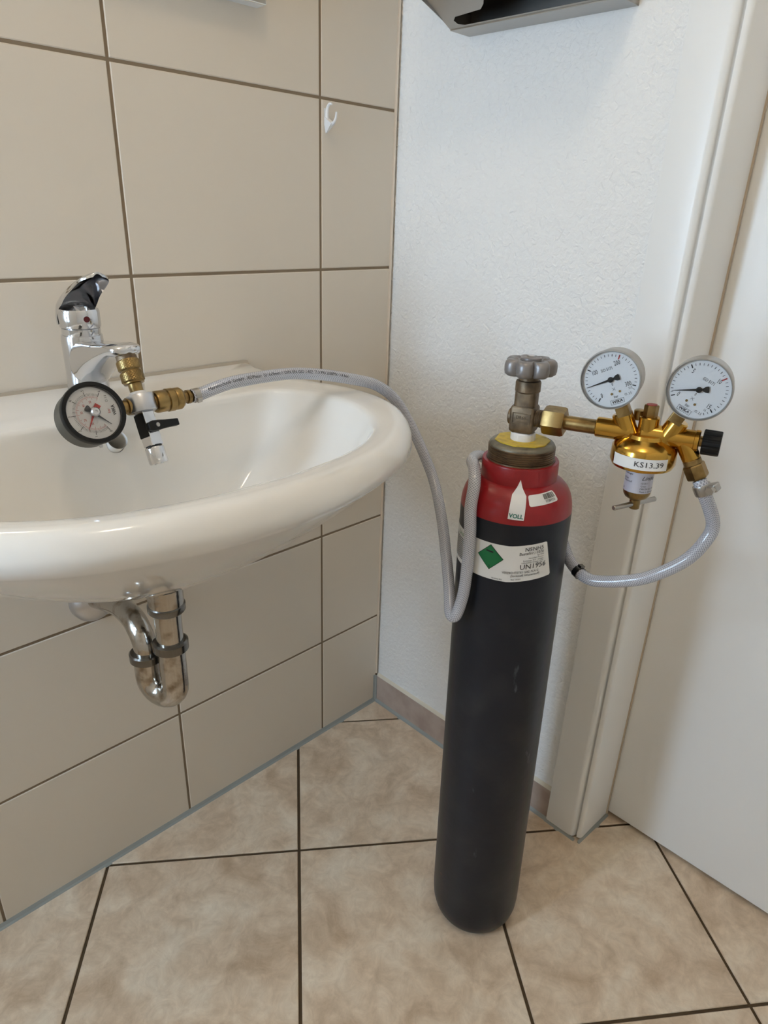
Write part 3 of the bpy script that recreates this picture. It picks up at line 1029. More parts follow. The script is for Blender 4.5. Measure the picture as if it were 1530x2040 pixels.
MB().lathe([(0.0470, 0.7765), (0.0472, 0.779), (0.0470, 0.8005), (0.0462, 0.8020), (0.0425, 0.8022), (0.0415, 0.8015)], n=80).build('neck_collar', M['red_paint'], cyl)
tp = [(0.0425, 0.8005), (0.0415, 0.8035)]
for k in range(6):
    z_ = 0.8040 + k * 0.0027
    tp += [(0.0398, z_), (0.0410, z_ + 0.0008), (0.0410, z_ + 0.0014), (0.0398, z_ + 0.0022)]
tp += [(0.0402, 0.8205)]
MB().lathe(tp, n=80).build('neck_thread', M['rust'], cyl, smooth=25)
MB().lathe([(0.0402, 0.8195), (0.0400, 0.8210), (0.0385, 0.8232), (0.0355, 0.8245), (0.012, 0.8250)], n=72).build('neck_top', M['grey_iron'], cyl)
yd = []
for a, r in ((-165, .034), (-140, .0325), (-105, .0330), (-60, .0335), (-35, .0335), (5, .0335), (30, .0325), (75, .0335), (110, .033), (150, .0335)):
    yd.append((r * math.cos(R_(a) + HEAD + R_(90)), r * math.sin(R_(a) + HEAD + R_(90))))
MB().prism(yd, 0.8250, 0.8264).build('tag_disc', M['yellow'], cyl, smooth=0)
MB().lathe([(0.0150, 0.8262), (0.0152, 0.8285), (0.0150, 0.8345), (0.0138, 0.8360)], n=48).build('sealing_ring', M['white_plastic'], cyl)


def prof_at(s):
    """walk up the shoulder profile from z=0.60 by arc length s"""
    pr = [(0.07, 0.60)] + PROF[:-1] + [(0.0477, 0.7797), (0.0476, 0.802)]
    for i in range(len(pr) - 1):
        a, b = Vector(pr[i]), Vector(pr[i + 1])
        l = (b - a).length
        if s <= l or i == len(pr) - 2:
            q = a + (b - a) * (s / l)
            t_ = (b - a).normalized()
            return q.x, q.y, Vector((t_.y, -t_.x))
        s -= l


def cmap(off, Rref=0.07, a0=0.0):
    """x = distance round the wall from the front (m), y = distance up from z=0.60"""
    def f(x, y):
        r, z_, nn_ = prof_at(y)
        a = HEAD + a0 + x / Rref
        rr = r + nn_.x * off
        return (rr * math.cos(a), rr * math.sin(a), z_ + nn_.y * off)
    return f


D2 = math.pi / 180 * 0.07
# wide product label
lab = MB()
y0_, y1_ = 0.0635, 0.1125


def lmap(off):
    base = cmap(off)

    def f(x, y):
        return base(x, y + 0.00016 * max(0.0, x / D2))
    return f


decal(lab, [(-112 * D2, y0_), (45.5 * D2, y0_), (46.2 * D2, y0_ + 0.002), (37.5 * D2, y1_ - 0.001), (36 * D2, y1_), (-112 * D2, y1_)], lmap(0.0003), 0.004)
lo = lab.build('product_label', M['paper'], cyl, smooth=60)
lo['label'] = 'white printed product label'
dm = MB()
cxd, cyd = -19.0 * D2, 0.0935
for rr_, m_, nm, off in ((0.0172, M['ink'], 'diamond_border', 0.00045), (0.0163, M['green'], 'hazard_diamond', 0.0006)):
    d_ = MB()
    decal(d_, [(cxd + rr_, cyd), (cxd, cyd + rr_), (cxd - rr_, cyd), (cxd, cyd - rr_)], lmap(off), 0.004)
    d_.build(nm, m_, lo, smooth=60)
pr_ = MB()
T = lmap(0.0008)
decal(pr_, [(cxd - 0.0052, cyd + 0.0072), (cxd + 0.0040, cyd + 0.0062), (cxd + 0.0040, cyd + 0.0082), (cxd - 0.0052, cyd + 0.0092)], T, 0.003)
addtext(pr_, '2', 0.0045, (cxd, cyd - 0.0125), T)
xr = 35 * D2
addtext(pr_, 'N5NH5', 0.0072, (xr - 0.0010, 0.1065), T, ax='RIGHT')
addtext(pr_, 'Bestellnr.: 1076', 0.0056, (xr - 0.0005, 0.1012), T, ax='RIGHT', wx=0.86)
for k, (s, yy, ln_) in enumerate((('Typ 2306', 0.0975, 0), ('Hersteller: Product', 0.0945, 0), ('Formiergas 95/5 - Gruppe', 0.0915, 0), ('Luftvolumen: Gruppe 10/05', 0.0888, 0))):
    addtext(pr_, s, 0.0027, (xr, yy), T, ax='RIGHT', wx=0.9)
addtext(pr_, 'UN1956', 0.0098, (xr + 0.0045, 0.0830), T, ax='RIGHT', wx=0.98)
addtext(pr_, 'VERDICHTETES GAS, N.A.G.', 0.0043, (xr - 0.004, 0.0762), T, ax='RIGHT', wx=0.86)
addtext(pr_, '(Stickstoff, Wasserstoff)', 0.0043, (xr - 0.003, 0.0718), T, ax='RIGHT', wx=0.86)
addtext(pr_, 'Rev. 07/01', 0.0028, (xr - 0.026, 0.0668), T, ax='RIGHT')
addtext(pr_, 'N.NH5.301', 0.0028, (-10 * D2, 0.0660), T, ax='CENTER')
pr_.build('label_print', M['ink'], lo, smooth=0)
gp = MB()
addtext(gp, 'Linde', 0.0090, (-62 * D2, 0.1055), T, ax='CENTER', shear=0.35)
gp.build('green_print', M['green'], lo, smooth=0)
sp_ = MB()
for k in range(11):
    yy = 0.0985 - k * 0.0028
    decal(sp_, [(-82 * D2, yy), ((-47 - (k * 7) % 9) * D2, yy), ((-47 - (k * 7) % 9) * D2, yy + 0.0011), (-82 * D2, yy + 0.0011)], T, 0.004)
sp_.build('small_print', M['ink_soft'], lo, smooth=0)
# arrow tag VOLL
vt = MB()
vp = [(-5.3 * D2, 0.1475), (10.3 * D2, 0.1468), (12.4 * D2, 0.1765), (4.6 * D2, 0.1985), (-4.3 * D2, 0.1780)]
decal(vt, vp, cmap(0.0004), 0.003)
vo = vt.build('arrow_tag', M['white_plastic'], cyl, smooth=60)
vx = MB()
addtext(vx, 'VOLL', 0.0070, (2.6 * D2, 0.1515), cmap(0.0008), wx=1.0, bold=0.00018, rot=-0.05)
vx.build('tag_print', M['teal'], vo, smooth=0)
# barcode sticker
bt = MB()
BC0 = (33.0 * D2, 0.1725)


def bmap(off):
    base = cmap(off)
    r_ = R_(5)

    def f(x, y):
        return base(BC0[0] + x * math.cos(r_) - y * math.sin(r_), BC0[1] + x * math.sin(r_) + y * math.cos(r_))
    return f


decal(bt, rrect(-0.0222, -0.0072, 0.0222, 0.0072, 0.003), bmap(0.0004), 0.003)
bo = bt.build('barcode_sticker', M['paper'], cyl, smooth=60)
bl = MB()
x = 0.0005
random.seed(9)
while x < 0.0185:
    wd = random.choice((0.0003, 0.0003, 0.0006, 0.0009))
    bl.add([bmap(0.0008)(*p) for p in ((x, -0.0012), (x + wd, -0.0012), (x + wd, 0.0056), (x, 0.0056))], [(0, 1, 2, 3)])
    x += wd + random.choice((0.0003, 0.0004, 0.0006))
addtext(bl, '0T80YYG', 0.0042, (0.0095, -0.0038), bmap(0.0008), wx=0.95)
bl.build('barcode_print', M['ink'], bo, smooth=0)

# cylinder valve
HR = R_(-73.5)
ve = Vector((math.cos(HR), math.sin(HR), 0))
VB = Matrix.Rotation(HR, 4, 'Z')       # local x along the outlet
val = MB()
val.rings([[(x, y, z_) for x, y in rrect(-0.0155 + i_, -0.0135 + i_, 0.0140 - i_, 0.0135 - i_, 0.0035)] for z_, i_ in ((0.8355, 0.003), (0.838, 0.0005), (0.840, 0.0), (0.866, 0.0), (0.8685, 0.0012))], VB)
val.rings([[(x, y, z_) for x, y in rrect(-0.0130, -0.0118, 0.0125, 0.0118, 0.006)] for z_ in (0.867, 0.886)], VB)
vo_ = val.build('cylinder_valve', M['bronze'], cyl, smooth=40)
MB().lathe([(0.0100, 0.0), (0.0100, 0.0035), (0.0088, 0.0045)], VB @ axis((-0.0150, 0, 0.853), (-1, 0, 0)), n=32).build('valve_side_boss', M['bronze'], vo_)
plq = MB()
for a, b in (((-0.0115, 0.8605), (0.0105, 0.8615)), ((-0.0115, 0.8475), (0.0105, 0.8485)), ((-0.0115, 0.8475), (-0.0106, 0.8615)), ((0.0096, 0.8475), (0.0105, 0.8615))):
    plq.box((a[0], -0.0142, a[1]), (b[0], -0.0132, b[1]), VB)
plq.build('name_plate_rim', M['bronze'], vo_, smooth=0)
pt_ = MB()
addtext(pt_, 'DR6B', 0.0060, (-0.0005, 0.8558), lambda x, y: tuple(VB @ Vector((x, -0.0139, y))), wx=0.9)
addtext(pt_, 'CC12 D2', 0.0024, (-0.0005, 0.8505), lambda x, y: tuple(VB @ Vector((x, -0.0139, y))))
pt_.build('valve_marking', mat('bronze relief shade', (80, 70, 56), 0.5, 0.6), vo_, smooth=0)  # flat letters, darker colour stands in for shade of the cast relief
MB().lathe([(0.0132, 0.8845), (0.0150, 0.8862), (0.0150, 0.8965), (0.0142, 0.8985), (0.0115, 0.8990), (0.0112, 0.9040)], n=40).build('gland_nut', M['bronze'], vo_)
thp = [(0.0108, 0.010)]
for k in range(7):
    z_ = 0.0135 + k * 0.0019
    thp += [(0.0098, z_), (0.0107, z_ + 0.0008), (0.0098, z_ + 0.0018)]
ZO = 0.8545
MB().lathe(thp, VB @ axis((0, 0, ZO), (1, 0, 0)), n=40).build('outlet_thread', M['bronze'], vo_, smooth=25)
# handwheel with rounded lobes
NW = 144
NL = 7


def wheel(f, z_):
    r = []
    for j in range(NW):
        a = 2 * math.pi * j / NW
        lobe = 0.0215 + 0.0098 * abs(math.cos(NL * a / 2 + 0.5)) ** 0.6
        r.append((lobe * f * math.cos(a), lobe * f * math.sin(a), z_))
    return r


hw = MB().rings([wheel(0.55, 0.9045), wheel(0.86, 0.9050), wheel(0.97, 0.9075), wheel(1.0, 0.9110), wheel(1.0, 0.9175), wheel(0.97, 0.9215), wheel(0.88, 0.9240), wheel(0.72, 0.9242), wheel(0.62, 0.9225), wheel(0.45, 0.9222)])
hwo = hw.build('handwheel', M['wheel'], vo_, smooth=50)
MB().lathe([(0.0125, 0.9215), (0.0125, 0.9255), (0.0100, 0.9265), (0.0090, 0.9262), (0.0, 0.9262)], n=36).build('hub_ring', M['wheel'], hwo)
MB().rings(hexnut(0.0052, 0.9255, 0.9285, 0.0006), None).build('hub_nut', M['alu'], hwo, smooth=0)

# ------------------------------------------------------------------ pressure regulator
AX = CB + CD * (0.85 / CD.z)
reg = thing('pressure_regulator', 'brass two gauge pressure regulator screwed to the cylinder valve', 'regulator', (AX.x, AX.y, 0.762), HR)
TILT = R_(-0.9)
reg.rotation_euler = (0, TILT, HR)
reg.location = Vector((AX.x, AX.y, 0.762 + 0.0)) + Matrix.Rotation(HR, 3, 'Z') @ (Vector((0, 0, ZO - 0.762)) - Matrix.Rotation(TILT, 3, 'Y') @ Vector((0, 0, ZO - 0.762)))
# local x along the inlet, -y towards the reader, z up


def L(p, d, x=None):
    return axis(p, d, x)


XA = (1, 0, 0)
MB().rings(hexnut(0.0175, 0.0235, 0.0490, 0.003, R_(0)), L((0, 0, ZO), XA, (0, 0.35, 1))).build('union_nut', M['brass_dull'], reg, smooth=25)
MB().lathe([(0.0082, 0.045), (0.0086, 0.055), (0.0086, 0.088)], L((0, 0, ZO), XA), n=36).build('inlet_pipe', M['brass_dull'], reg)
DXr = 0.1412
body = MB()
body.lathe([(0.0108, 0.0855), (0.0116, 0.0865), (0.0116, 0.125)], L((0, 0, ZO + 0.0008), XA), n=40)
body.lathe([(0.0110, 0.846), (0.0110, 0.8745), (0.0100, 0.8755)], at((DXr, 0, 0)), n=40)
for s in (-1, 1):
    d = Vector((s * math.sin(R_(25)), 0, math.cos(R_(25))))
    body.lathe([(0.0115, 0.0), (0.0112, 0.032), (0.0100, 0.0335)], L((DXr + s * 0.0165, 0, 0.8455), d), n=36)
body.lathe([(0.0118, 0.030), (0.0112, 0.060)], L((DXr - 0.035, 0, ZO + 0.001), XA), n=36)
body.lathe([(0.0112, 0.160), (0.0110, 0.1905), (0.0118, 0.191), (0.0118, 0.1950), (0.0108, 0.1958)], L((0, 0, ZO + 0.0015), XA), n=40)
body.lathe([(0.0200, 0.8560), (0.0215, 0.8520), (0.0250, 0.8500), (0.0330, 0.8440), (0.0352, 0.8405), (0.0356, 0.8250), (0.0330, 0.8195), (0.0240, 0.8170), (0.0135, 0.8165)], at((DXr, 0, 0)), n=72)
od = Vector((math.sin(R_(29)), 0, -math.cos(R_(29))))
O0 = Vector((0.1795, 0, 0.8560))
body.lathe([(0.0105, 0.0), (0.0098, 0.024), (0.0092, 0.0245)], L(O0, od), n=36)
bo_ = body.build('regulator_body', M['brass'], reg, smooth=35)
MB().lathe([(0.0088, 0.0240), (0.0098, 0.0252), (0.0098, 0.0300), (0.0085, 0.0310)], L(O0, od), n=32).build('outlet_sleeve', M['brass_dull'], reg)
MB().rings(hexnut(0.0118, 0.0305, 0.0470, 0.0015, R_(20)), L(O0, od)).build('outlet_nut', M['brass_dull'], reg, smooth=25)
MB().lathe([(0.0072, 0.0465), (0.0062, 0.0490), (0.0052, 0.0500), (0.0052, 0.058)], L(O0, od), n=28).build('hose_barb', M['brass_dull'], reg)
# top port plug
MB().rings(hexnut(0.0078, 0.8750, 0.8885, 0.0012, R_(10)), at((DXr, 0, 0))).build('port_plug', M['brass_dull'], reg, smooth=25)
MB().lathe([(0.0058, 0.8880), (0.0058, 0.8892), (0.0, 0.8894)], at((DXr, 0, 0)), n=24).build('plug_seal', mat('red sealing paint', (150, 40, 26), 0.5), reg)
# relief plug behind
MB().lathe([(0.0060, 0.868), (0.0060, 0.8785), (0.0045, 0.8795)], at((DXr - 0.013, 0.010, 0)), n=24).build('relief_plug', M['brass_dull'], reg)
# black knob
MB().lathe([(0.0058, 0.1950), (0.0058, 0.2000)], L((0, 0, ZO + 0.0015), XA), n=24).build('knob_stem', M['brass_dull'], reg)
kr = []
for z_, f in ((0.1985, 0.94), (0.1993, 1.0), (0.2155, 0.985), (0.2167, 0.94)):
    kr.append([((0.0134 + (0.0004 if j % 6 < 4 else -0.0004)) * f * math.cos(2 * math.pi * j / 72), (0.0134 + (0.0004 if j % 6 < 4 else -0.0004)) * f * math.sin(2 * math.pi * j / 72), z_) for j in range(72)])
MB().rings(kr, L((0, 0, ZO + 0.0015), XA)).build('valve_knob', M['black_plastic'], reg, smooth=25)
# bonnet with label, spindle and T bar
bn = MB().lathe([(0.0140, 0.8180), (0.0140, 0.8155), (0.0152, 0.8150), (0.0155, 0.7880), (0.0146, 0.7840), (0.0125, 0.7805), (0.0085, 0.7780), (0.0062, 0.7765), (0.0058, 0.7745)], at((DXr, 0, 0)), n=48).build('bonnet', M['brass_dull'], reg)
MB().lathe([(0.0062, 0.7765), (0.0060, 0.7660), (0.0048, 0.7650)], at((DXr, 0, 0)), n=24).build('adjusting_spindle', M['brass_dull'], bn)
bd = Vector((math.cos(R_(-17) - HR), math.sin(R_(-17) - HR), 0))
c0 = Vector((DXr, 0, 0.7712))
MB().lathe([(0.0024, -0.0335), (0.0031, -0.0325), (0.0031, 0.0325), (0.0024, 0.0335)], L(c0, bd), n=20).build('tee_bar', M['steel'], bn)


def around(cx, R_off, z0_):
    """x = metres round from the reader side, y = up"""
    return lambda x, y: (cx + R_off * math.sin(x / R_off), -R_off * math.cos(x / R_off), z0_ + y)


sl = MB()
decal(sl, [(-0.022, 0.7890), (0.0235, 0.7890), (0.0235, 0.8135), (-0.022, 0.8135)], around(DXr, 0.01565, 0.0), 0.0025)
slo = sl.build('bonnet_label', M['silver_label'], bn, smooth=60)
st_ = MB()
tm = around(DXr, 0.0158, 0.0)
addtext(st_, 'Linde', 0.0070, (0.0125, 0.8075), tm, shear=0.45)
for k, s in enumerate(('10/2017', '12 bar', 'DIN EN ISO 2503', 'Made in Germany')):
    addtext(st_, s, 0.0030, (0.0045, 0.8015 - k * 0.0034), tm, ax='LEFT', wx=0.9)
for k, s in enumerate(('Druckregler', '', '300 bar', 'Wasserstoff')):
    if s:
        addtext(st_, s, 0.0030, (-0.0185, 0.8110 - k * 0.0030), tm, ax='LEFT', wx=0.9)
addtext(st_, 'H', 0.0036, (-0.0165, 0.7925), tm)
st_.build('bonnet_print', M['ink'], slo, smooth=0)
ks = MB()
kr_ = 0.0358


def kmap(off):
    return lambda x, y: (DXr + (0.0356 + off) * math.sin(x / 0.0356), -(0.0356 + off) * math.cos(x / 0.0356), y)


decal(ks, [(-0.0310, 0.8235), (0.0330, 0.8235), (0.0330, 0.8365), (-0.0310, 0.8365)], kmap(0.0003), 0.003)
kso = ks.build('number_label', M['paper'], bo_, smooth=60)
kt = MB()
addtext(kt, 'KS13.39', 0.0086, (0.0120, 0.8298), kmap(0.0007), wx=1.12)
kt.build('label_print', M['ink'], kso, smooth=0)
# gauges
for s, gx, gz, nm, sty, lb in ((-1, 0.0968, 0.9146, 'cylinder_gauge', 'high', 'round dial gauge reading up to 300 bar'), (1, 0.1860, 0.9150, 'outlet_gauge', 'low', 'round dial gauge reading up to 15 bar')):
    dn = Vector((-s * math.sin(R_(25)), 0, -math.cos(R_(25))))
    G0 = Vector((gx, -0.020, gz))
    up_ = -dn
    nz = Vector((0, -1, 0))
    xx = up_.cross(nz)
    gm2 = Matrix(((xx.x, up_.x, nz.x, G0.x), (xx.y, up_.y, nz.y, G0.y), (xx.z, up_.z, nz.z, G0.z), (0, 0, 0, 1)))
    gg = gauge(reg, nm, gm2, 0.0325, 0.031, M['steel'], M['steel'], sty)
    gg['label'] = lb
    mb = MB().rings([[(x, y, z_) for x, y in rrect(-0.0072, -0.0072, 0.0072, 0.0072, 0.0012)] for z_ in (0.030, 0.0445)], L(G0 + Vector((0, 0.014, 0)), dn, (0, 1, 0)))
    mb.lathe([(0.0062, 0.044), (0.0062, 0.058)], L(G0 + Vector((0, 0.018, 0)), dn), n=24)
    mb.build('gauge_stem', M['brass_dull'], gg, smooth=35)

# ------------------------------------------------------------------ braided hose
hs = HC + Vector((BX, 0, 0))
Rm = Matrix.Rotation(HR, 4, 'Z') @ Matrix.Rotation(TILT, 4, 'Y')
tip = Rm @ (O0 + od * 0.052 - Vector((0, 0, 0.762))) + reg.location
odw = Rm @ od
pts = [tuple(hs + ex * 0.0625), tuple(hs + ex * 0.075 + Vector((0, 0, 0.001))), (-0.497, -0.2235, 0.8795), (-0.452, -0.226, 0.8815), (-0.408, -0.232, 0.8815), (-0.367, -0.242, 0.8765), (-0.322, -0.254, 0.8665),
       (-0.286, -0.262, 0.855), (-0.256, -0.270, 0.832), (-0.237, -0.283, 0.797), (-0.231, -0.307, 0.758), (-0.236, -0.337, 0.720), (-0.263, -0.378, 0.684), (-0.295, -0.417, 0.649), (-0.321, -0.447, 0.621),
       (-0.3385, -0.4655, 0.6025), (-0.3395, -0.4755, 0.6045), (-0.3335, -0.4790, 0.632), (-0.3315, -0.4800, 0.665), (-0.3295, -0.4785, 0.715)]
for a, z_, r in ((170, 0.750, 0.0775), (166, 0.778, 0.0700), (152, 0.7915, 0.0615), (125, 0.7935, 0.0590), (85, 0.785, 0.0640), (45, 0.755, 0.0790), (10, 0.712, 0.0805), (-18, 0.680, 0.0805), (-45, 0.660, 0.0800)):
    c_ = CB + CD * z_
    pts.append((c_.x + r * math.cos(R_(a)), c_.y + r * math.sin(R_(a)), z_))
rh = [(-0.2060, -0.5760, 0.6530), (-0.2045, -0.6010, 0.6570), (-0.1960, -0.6380, 0.6720), (-0.1860, -0.6620, 0.6890), (-0.1770, -0.6830, 0.7110), (-0.1720, -0.6960, 0.7370), (-0.1690, -0.6995, 0.7620)]
pts += rh + [tuple(tip + odw * 0.010), tuple(tip - odw * 0.002)]
path = catmull(pts, 10)
HRAD = 0.0076
hose = thing('braided_hose', 'clear braided plastic hose running from the test fitting to the regulator outlet', 'hose', (0, 0, 0.594))
# arc length table and frames
ln_ = [0.0]
for i in range(1, len(path)):
    ln_.append(ln_[-1] + (path[i] - path[i - 1]).length)
fr_ = []
nrm = None
for i, p in enumerate(path):
    t_ = (path[min(i + 1, len(path) - 1)] - path[max(i - 1, 0)]).normalized()
    if nrm is None:
        nrm = (Vector((0, 0, 1)) - t_ * t_.z).normalized()
    nrm = (nrm - t_ * nrm.dot(t_)).normalized()
    fr_.append((t_, nrm.copy(), t_.cross(nrm)))
NH = 20
verts, faces, uvs = [], [], []
for i, p in enumerate(path):
    for j in range(NH):
        a = 2 * math.pi * j / NH
        verts.append(tuple(p + (fr_[i][1] * math.cos(a) + fr_[i][2] * math.sin(a)) * HRAD))
for i in range(len(path) - 1):
    for j in range(NH):
        k = (j + 1) % NH
        faces.append((i * NH + j, i * NH + k, (i + 1) * NH + k, (i + 1) * NH + j))
        uvs.append(((ln_[i], j / NH), (ln_[i], (j + 1) / NH), (ln_[i + 1], (j + 1) / NH), (ln_[i + 1], j / NH)))
me = bpy.data.meshes.new('hose_tube')
me.from_pydata([(x, y, z_ - 0.594) for x, y, z_ in verts], [], faces)
ul = me.uv_layers.new(name='UVMap')
q = 0
for pgn, uu in zip(me.polygons, uvs):
    pgn.use_smooth = True
    for li, c_ in zip(pgn.loop_indices, uu):
        ul.data[li].uv = c_
me.materials.append(M['hose'])
ht = bpy.data.objects.new('hose_tube', me)
col.objects.link(ht)
ht.parent = hose


def hmap(off, ang0):
    def f(x, y):
        i = 0
        while i < len(ln_) - 2 and ln_[i + 1] < x:
            i += 1
        k = (x - ln_[i]) / max(1e-9, ln_[i + 1] - ln_[i])
        p = path[i].lerp(path[i + 1], k)
        n_ = fr_[i][1].lerp(fr_[i + 1][1], k).normalized()
        b_ = fr_[i][2].lerp(fr_[i + 1][2], k).normalized()
        a = ang0 + y / HRAD
        v = p + (n_ * math.cos(a) - b_ * math.sin(a) * -1) * (HRAD + off)
        return tuple(v)
    return f


hp = MB()
# b = t x n : for the start (t=+x, n=+z) b = -y (towards the room)
hm = hmap(0.00025, R_(62))


def hflip(x, y):
    return hm(x, -y)


addtext(hp, 'Meretechnik GmbH . ADPlatec  51 6x9mm // DIN EN ISO 1402  7.3 PN 20BPN  14 bar', 0.0056, (0.022, 0), hflip, ax='LEFT', wx=0.98)
hp.build('hose_print', M['ink'], hose, smooth=0)


def ipos(s):
    i = 0
    while i < len(ln_) - 2 and ln_[i + 1] < s:
        i += 1
    return path[i], fr_[i][0], fr_[i][1]


# ear clamp near the test fitting
p, t_, n_ = ipos(0.0075)
MB().lathe([(0.0080, -0.0035), (0.0085, -0.0035), (0.0085, 0.0035), (0.0080, 0.0035)], axis(p, t_), n=32).build('ear_clamp', M['steel'], hose)
MB().box((0.0070, -0.003, -0.0032), (0.0108, 0.003, 0.0032), axis(p, t_, Vector((0.0, -0.8, -0.4)))).build('clamp_ear', M['steel'], hose, smooth=0, bevel=0.0008)
# ear clamp where the hose comes out from behind the cylinder
best = min(range(len(path)), key=lambda i: (path[i] - Vector((-0.2050, -0.5640, 0.6535))).length)
p, t_, n_ = path[best], fr_[best][0], fr_[best][1]
MB().lathe([(0.0078, -0.0040), (0.0087, -0.0040), (0.0087, 0.0040), (0.0078, 0.0040)], axis(p, t_), n=32).build('ear_clamp', M['dark_chrome'], hose)
MB().box((0.0070, -0.0035, -0.0035), (0.0112, 0.0035, 0.0035), axis(p, t_, Vector((0.2, 0.1, 1.0)))).build('clamp_ear', M['dark_chrome'], hose, smooth=0, bevel=0.0008)
# worm-drive clamp at the regulator
p = tip + odw * 0.009
wc = MB().lathe([(0.0080, -0.0055), (0.0094, -0.0058), (0.0097, -0.0050), (0.0097, 0.0050), (0.0094, 0.0058), (0.0080, 0.0055)], axis(p, odw), n=40).build('worm_clamp', M['steel'], hose)
sd = Rm @ Vector((0.82, -0.35, 0.45))
sd = (sd - odw * sd.dot(odw)).normalized()
tn = odw.cross(sd)
MB().box((-0.006, -0.0052, -0.0045), (0.006, 0.0052, 0.0045), axis(p + sd * 0.0125, odw, tn)).build('worm_housing', M['steel'], wc, smooth=0, bevel=0.0015)
MB().rings(hexnut(0.0050, 0, 0.006, 0.0010), axis(p + sd * 0.0128 + tn * 0.0055, tn)).build('worm_screw', M['steel'], wc, smooth=0)
sl_ = MB()
for k in range(14):
    a = 2 * math.pi * k / 14
    Mx = axis(p, odw) @ Matrix.Rotation(a, 4, 'Z')
    sl_.box((0.0093, -0.0005, -0.0038), (0.00995, 0.0005, 0.0038), Mx)
sl_.build('band_slots', M['steel'], wc, smooth=0)

# ------------------------------------------------------------------ paper towel dispenser
pd = thing('towel_dispenser', 'stainless steel paper towel dispenser with dark slot on the plaster wall', 'dispenser', (WX, 0, 1.322))
ya, yb = -0.415, -0.145
sideprof = [(0.0, 1.322), (-0.044, 1.3245), (-0.112, 1.3475), (-0.120, 1.356), (-0.120, 1.62), (0.0, 1.62)]
th_ = 0.0012
# shell sheets
sh = MB()
sh.box((-0.1212, ya, 1.356), (-0.120, yb, 1.62))
sh.box((-0.120, ya, 1.6188), (0, yb, 1.62))
for yy in (ya, yb):
    q_ = [(x, yy, z_) for x, z_ in sideprof]
    q2 = [(x, yy + (th_ if yy == ya else -th_), z_) for x, z_ in sideprof]
    sh.rings([q_, q2])
sh.box((-0.044, ya, 1.3215), (-0.0, yb, 1.3228), Matrix.Identity(4))
so = sh.build('dispenser_case', M['steel'], pd, smooth=0)
# sloping lower face with the paper slot cut out of it
sl0, sl1 = Vector((-0.044, 0, 1.3228)), Vector((-0.1205, 0, 1.356))
sdv = (sl1 - sl0)
slen = sdv.length
sdv.normalize()
snn = Vector((-sdv.z, 0, sdv.x))
if snn.z > 0:
    snn = -snn


def smap(t, s, off=0.0):
    p_ = sl0 + sdv * s + snn * off
    return (p_.x, t, p_.z)


slot = [(-0.395, 0.004), (-0.175, 0.004), (-0.165, 0.008), (-0.163, 0.016), (-0.170, 0.022), (-0.218, 0.026), (-0.228, 0.034), (-0.245, 0.058), (-0.255, 0.064), (-0.315, 0.064), (-0.325, 0.058), (-0.340, 0.034),
        (-0.352, 0.026), (-0.390, 0.022), (-0.397, 0.016), (-0.400, 0.008)]
outer = [(ya, 0.0), (yb, 0.0), (yb, slen), (ya, slen)]
bm = bmesh.new()
vo2 = [bm.verts.new(smap(*p)) for p in outer]
vi2 = [bm.verts.new(smap(*p)) for p in slot]
eds = [bm.edges.new((vo2[i], vo2[(i + 1) % 4])) for i in range(4)] + [bm.edges.new((vi2[i], vi2[(i + 1) % len(vi2)])) for i in range(len(vi2))]
bmesh.ops.triangle_fill(bm, use_beauty=True, use_dissolve=False, edges=eds)
mbs = MB()
bm.verts.index_update()
# drop the triangles that lie inside the slot


def inside(pt, poly):
    c_ = False
    for i in range(len(poly)):
        a, b = poly[i - 1], poly[i]
        if (a[1] > pt[1]) != (b[1] > pt[1]) and pt[0] < (b[0] - a[0]) * (pt[1] - a[1]) / (b[1] - a[1]) + a[0]:
            c_ = not c_
    return c_


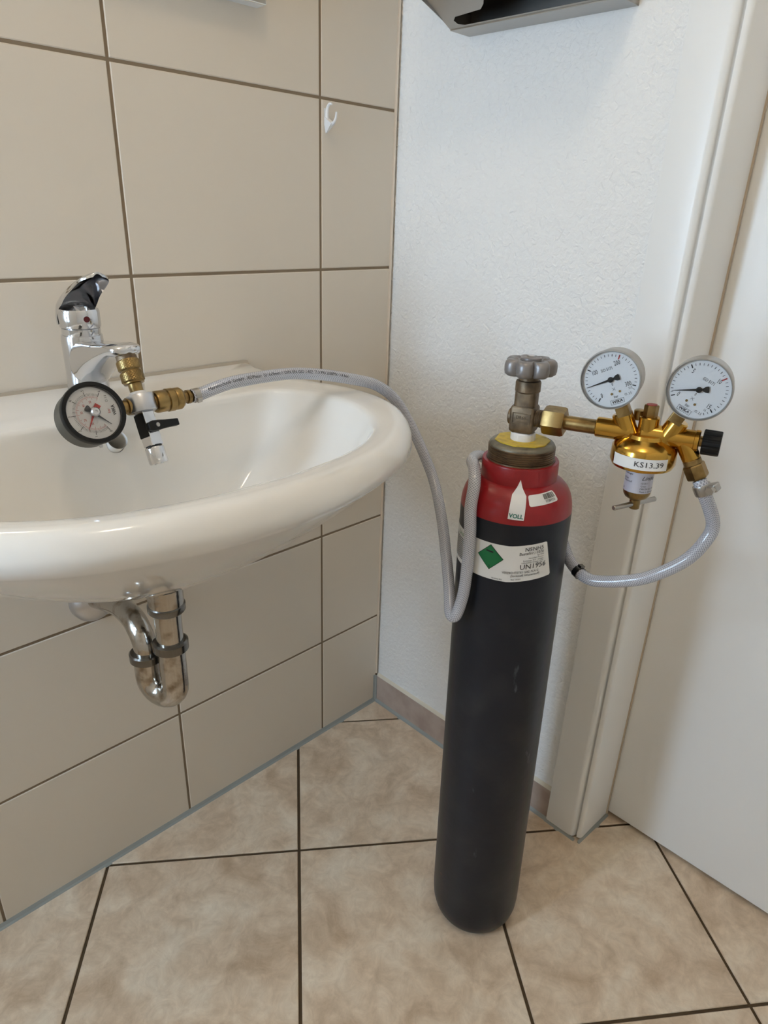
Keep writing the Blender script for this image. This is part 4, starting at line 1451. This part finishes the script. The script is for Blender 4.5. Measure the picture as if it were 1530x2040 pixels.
fl = []
for f in bm.faces:
    c_ = f.calc_center_median()
    s_ = (Vector((c_.x, 0, c_.z)) - sl0).dot(sdv)
    if not inside((c_.y, s_), slot):
        fl.append(tuple(v.index for v in f.verts))
mbs.add([tuple(v.co) for v in bm.verts], fl)
bm.free()
fo = mbs.build('slotted_panel', M['steel'], pd, smooth=0)
MB().box((-0.0015, ya + 0.002, 1.3235), (-0.0003, yb - 0.002, 1.618)).build('inner_liner', M['steel'], pd, smooth=0)
MB().box((-0.118, ya + 0.004, 1.450), (-0.003, yb - 0.004, 1.60)).build('paper_tray', M['steel'], pd, smooth=0)
for yy in (-0.30, -0.26):
    MB().lathe([(0.004, 0.0), (0.004, 0.050)], axis((-0.07, yy, 1.401), (0, 0, 1)), n=16).build('spring_post', M['alu'], pd)

# ------------------------------------------------------------------ wall hook
hk = thing('wall_hook', 'small white plastic hook stuck on the tiled wall', 'hook', (-0.1555, -0.0002, 1.185))
c_ = catmull([(0, -0.0135, 1.2250), (0, -0.0085, 1.2258), (0, -0.0035, 1.2215), (0, -0.0018, 1.2130), (0, -0.0030, 1.2045), (0, -0.0090, 1.1990), (0, -0.0170, 1.1995), (0, -0.0225, 1.2055), (0, -0.0245, 1.2140)], 6)
rr = [0.0014 + 0.0012 * math.sin(math.pi * i / (len(c_) - 1)) for i in range(len(c_))]
MB().tube([tuple(p) for p in c_], rr, 14).build('hook_arm', M['white_plastic'], hk, smooth=60)
MB().rings([[(x, y, z_) for x, y, z_ in ((-0.0040, -0.0012, 1.2080), (0.0040, -0.0012, 1.2080), (0.0040, -0.0165, 1.1985), (-0.0040, -0.0165, 1.1985))],
            [(x, y, z_) for x, y, z_ in ((-0.0042, 0.0, 1.1990), (0.0042, 0.0, 1.1990), (0.0034, -0.0120, 1.1955), (-0.0034, -0.0120, 1.1955))],
            [(x, y, z_) for x, y, z_ in ((-0.0012, 0.0, 1.1862), (0.0012, 0.0, 1.1862), (0.0010, -0.0018, 1.1868), (-0.0010, -0.0018, 1.1868))]]).build('hook_foot', M['white_plastic'], hk, smooth=60)
MB().box((-0.0042, -0.0010, 1.1990), (0.0042, 0.0, 1.2200)).build('hook_back', M['white_plastic'], hk, smooth=0, bevel=0.0004)

# ------------------------------------------------------------------ mirror above the basin
mr = thing('wall_mirror', 'flat wall mirror with its lower corner above the washbasin', 'mirror', (BX, -0.0002, 1.325))
MB().box((-0.328, -0.018, 1.325), (0.328, 0.0, 1.93)).build('mirror_backing', M['white_plastic'], mr, smooth=0)
MB().box((-0.328, -0.0225, 1.325), (0.328, -0.018, 1.93)).build('mirror_glass', M['mirror'], mr, smooth=0, bevel=0.001)
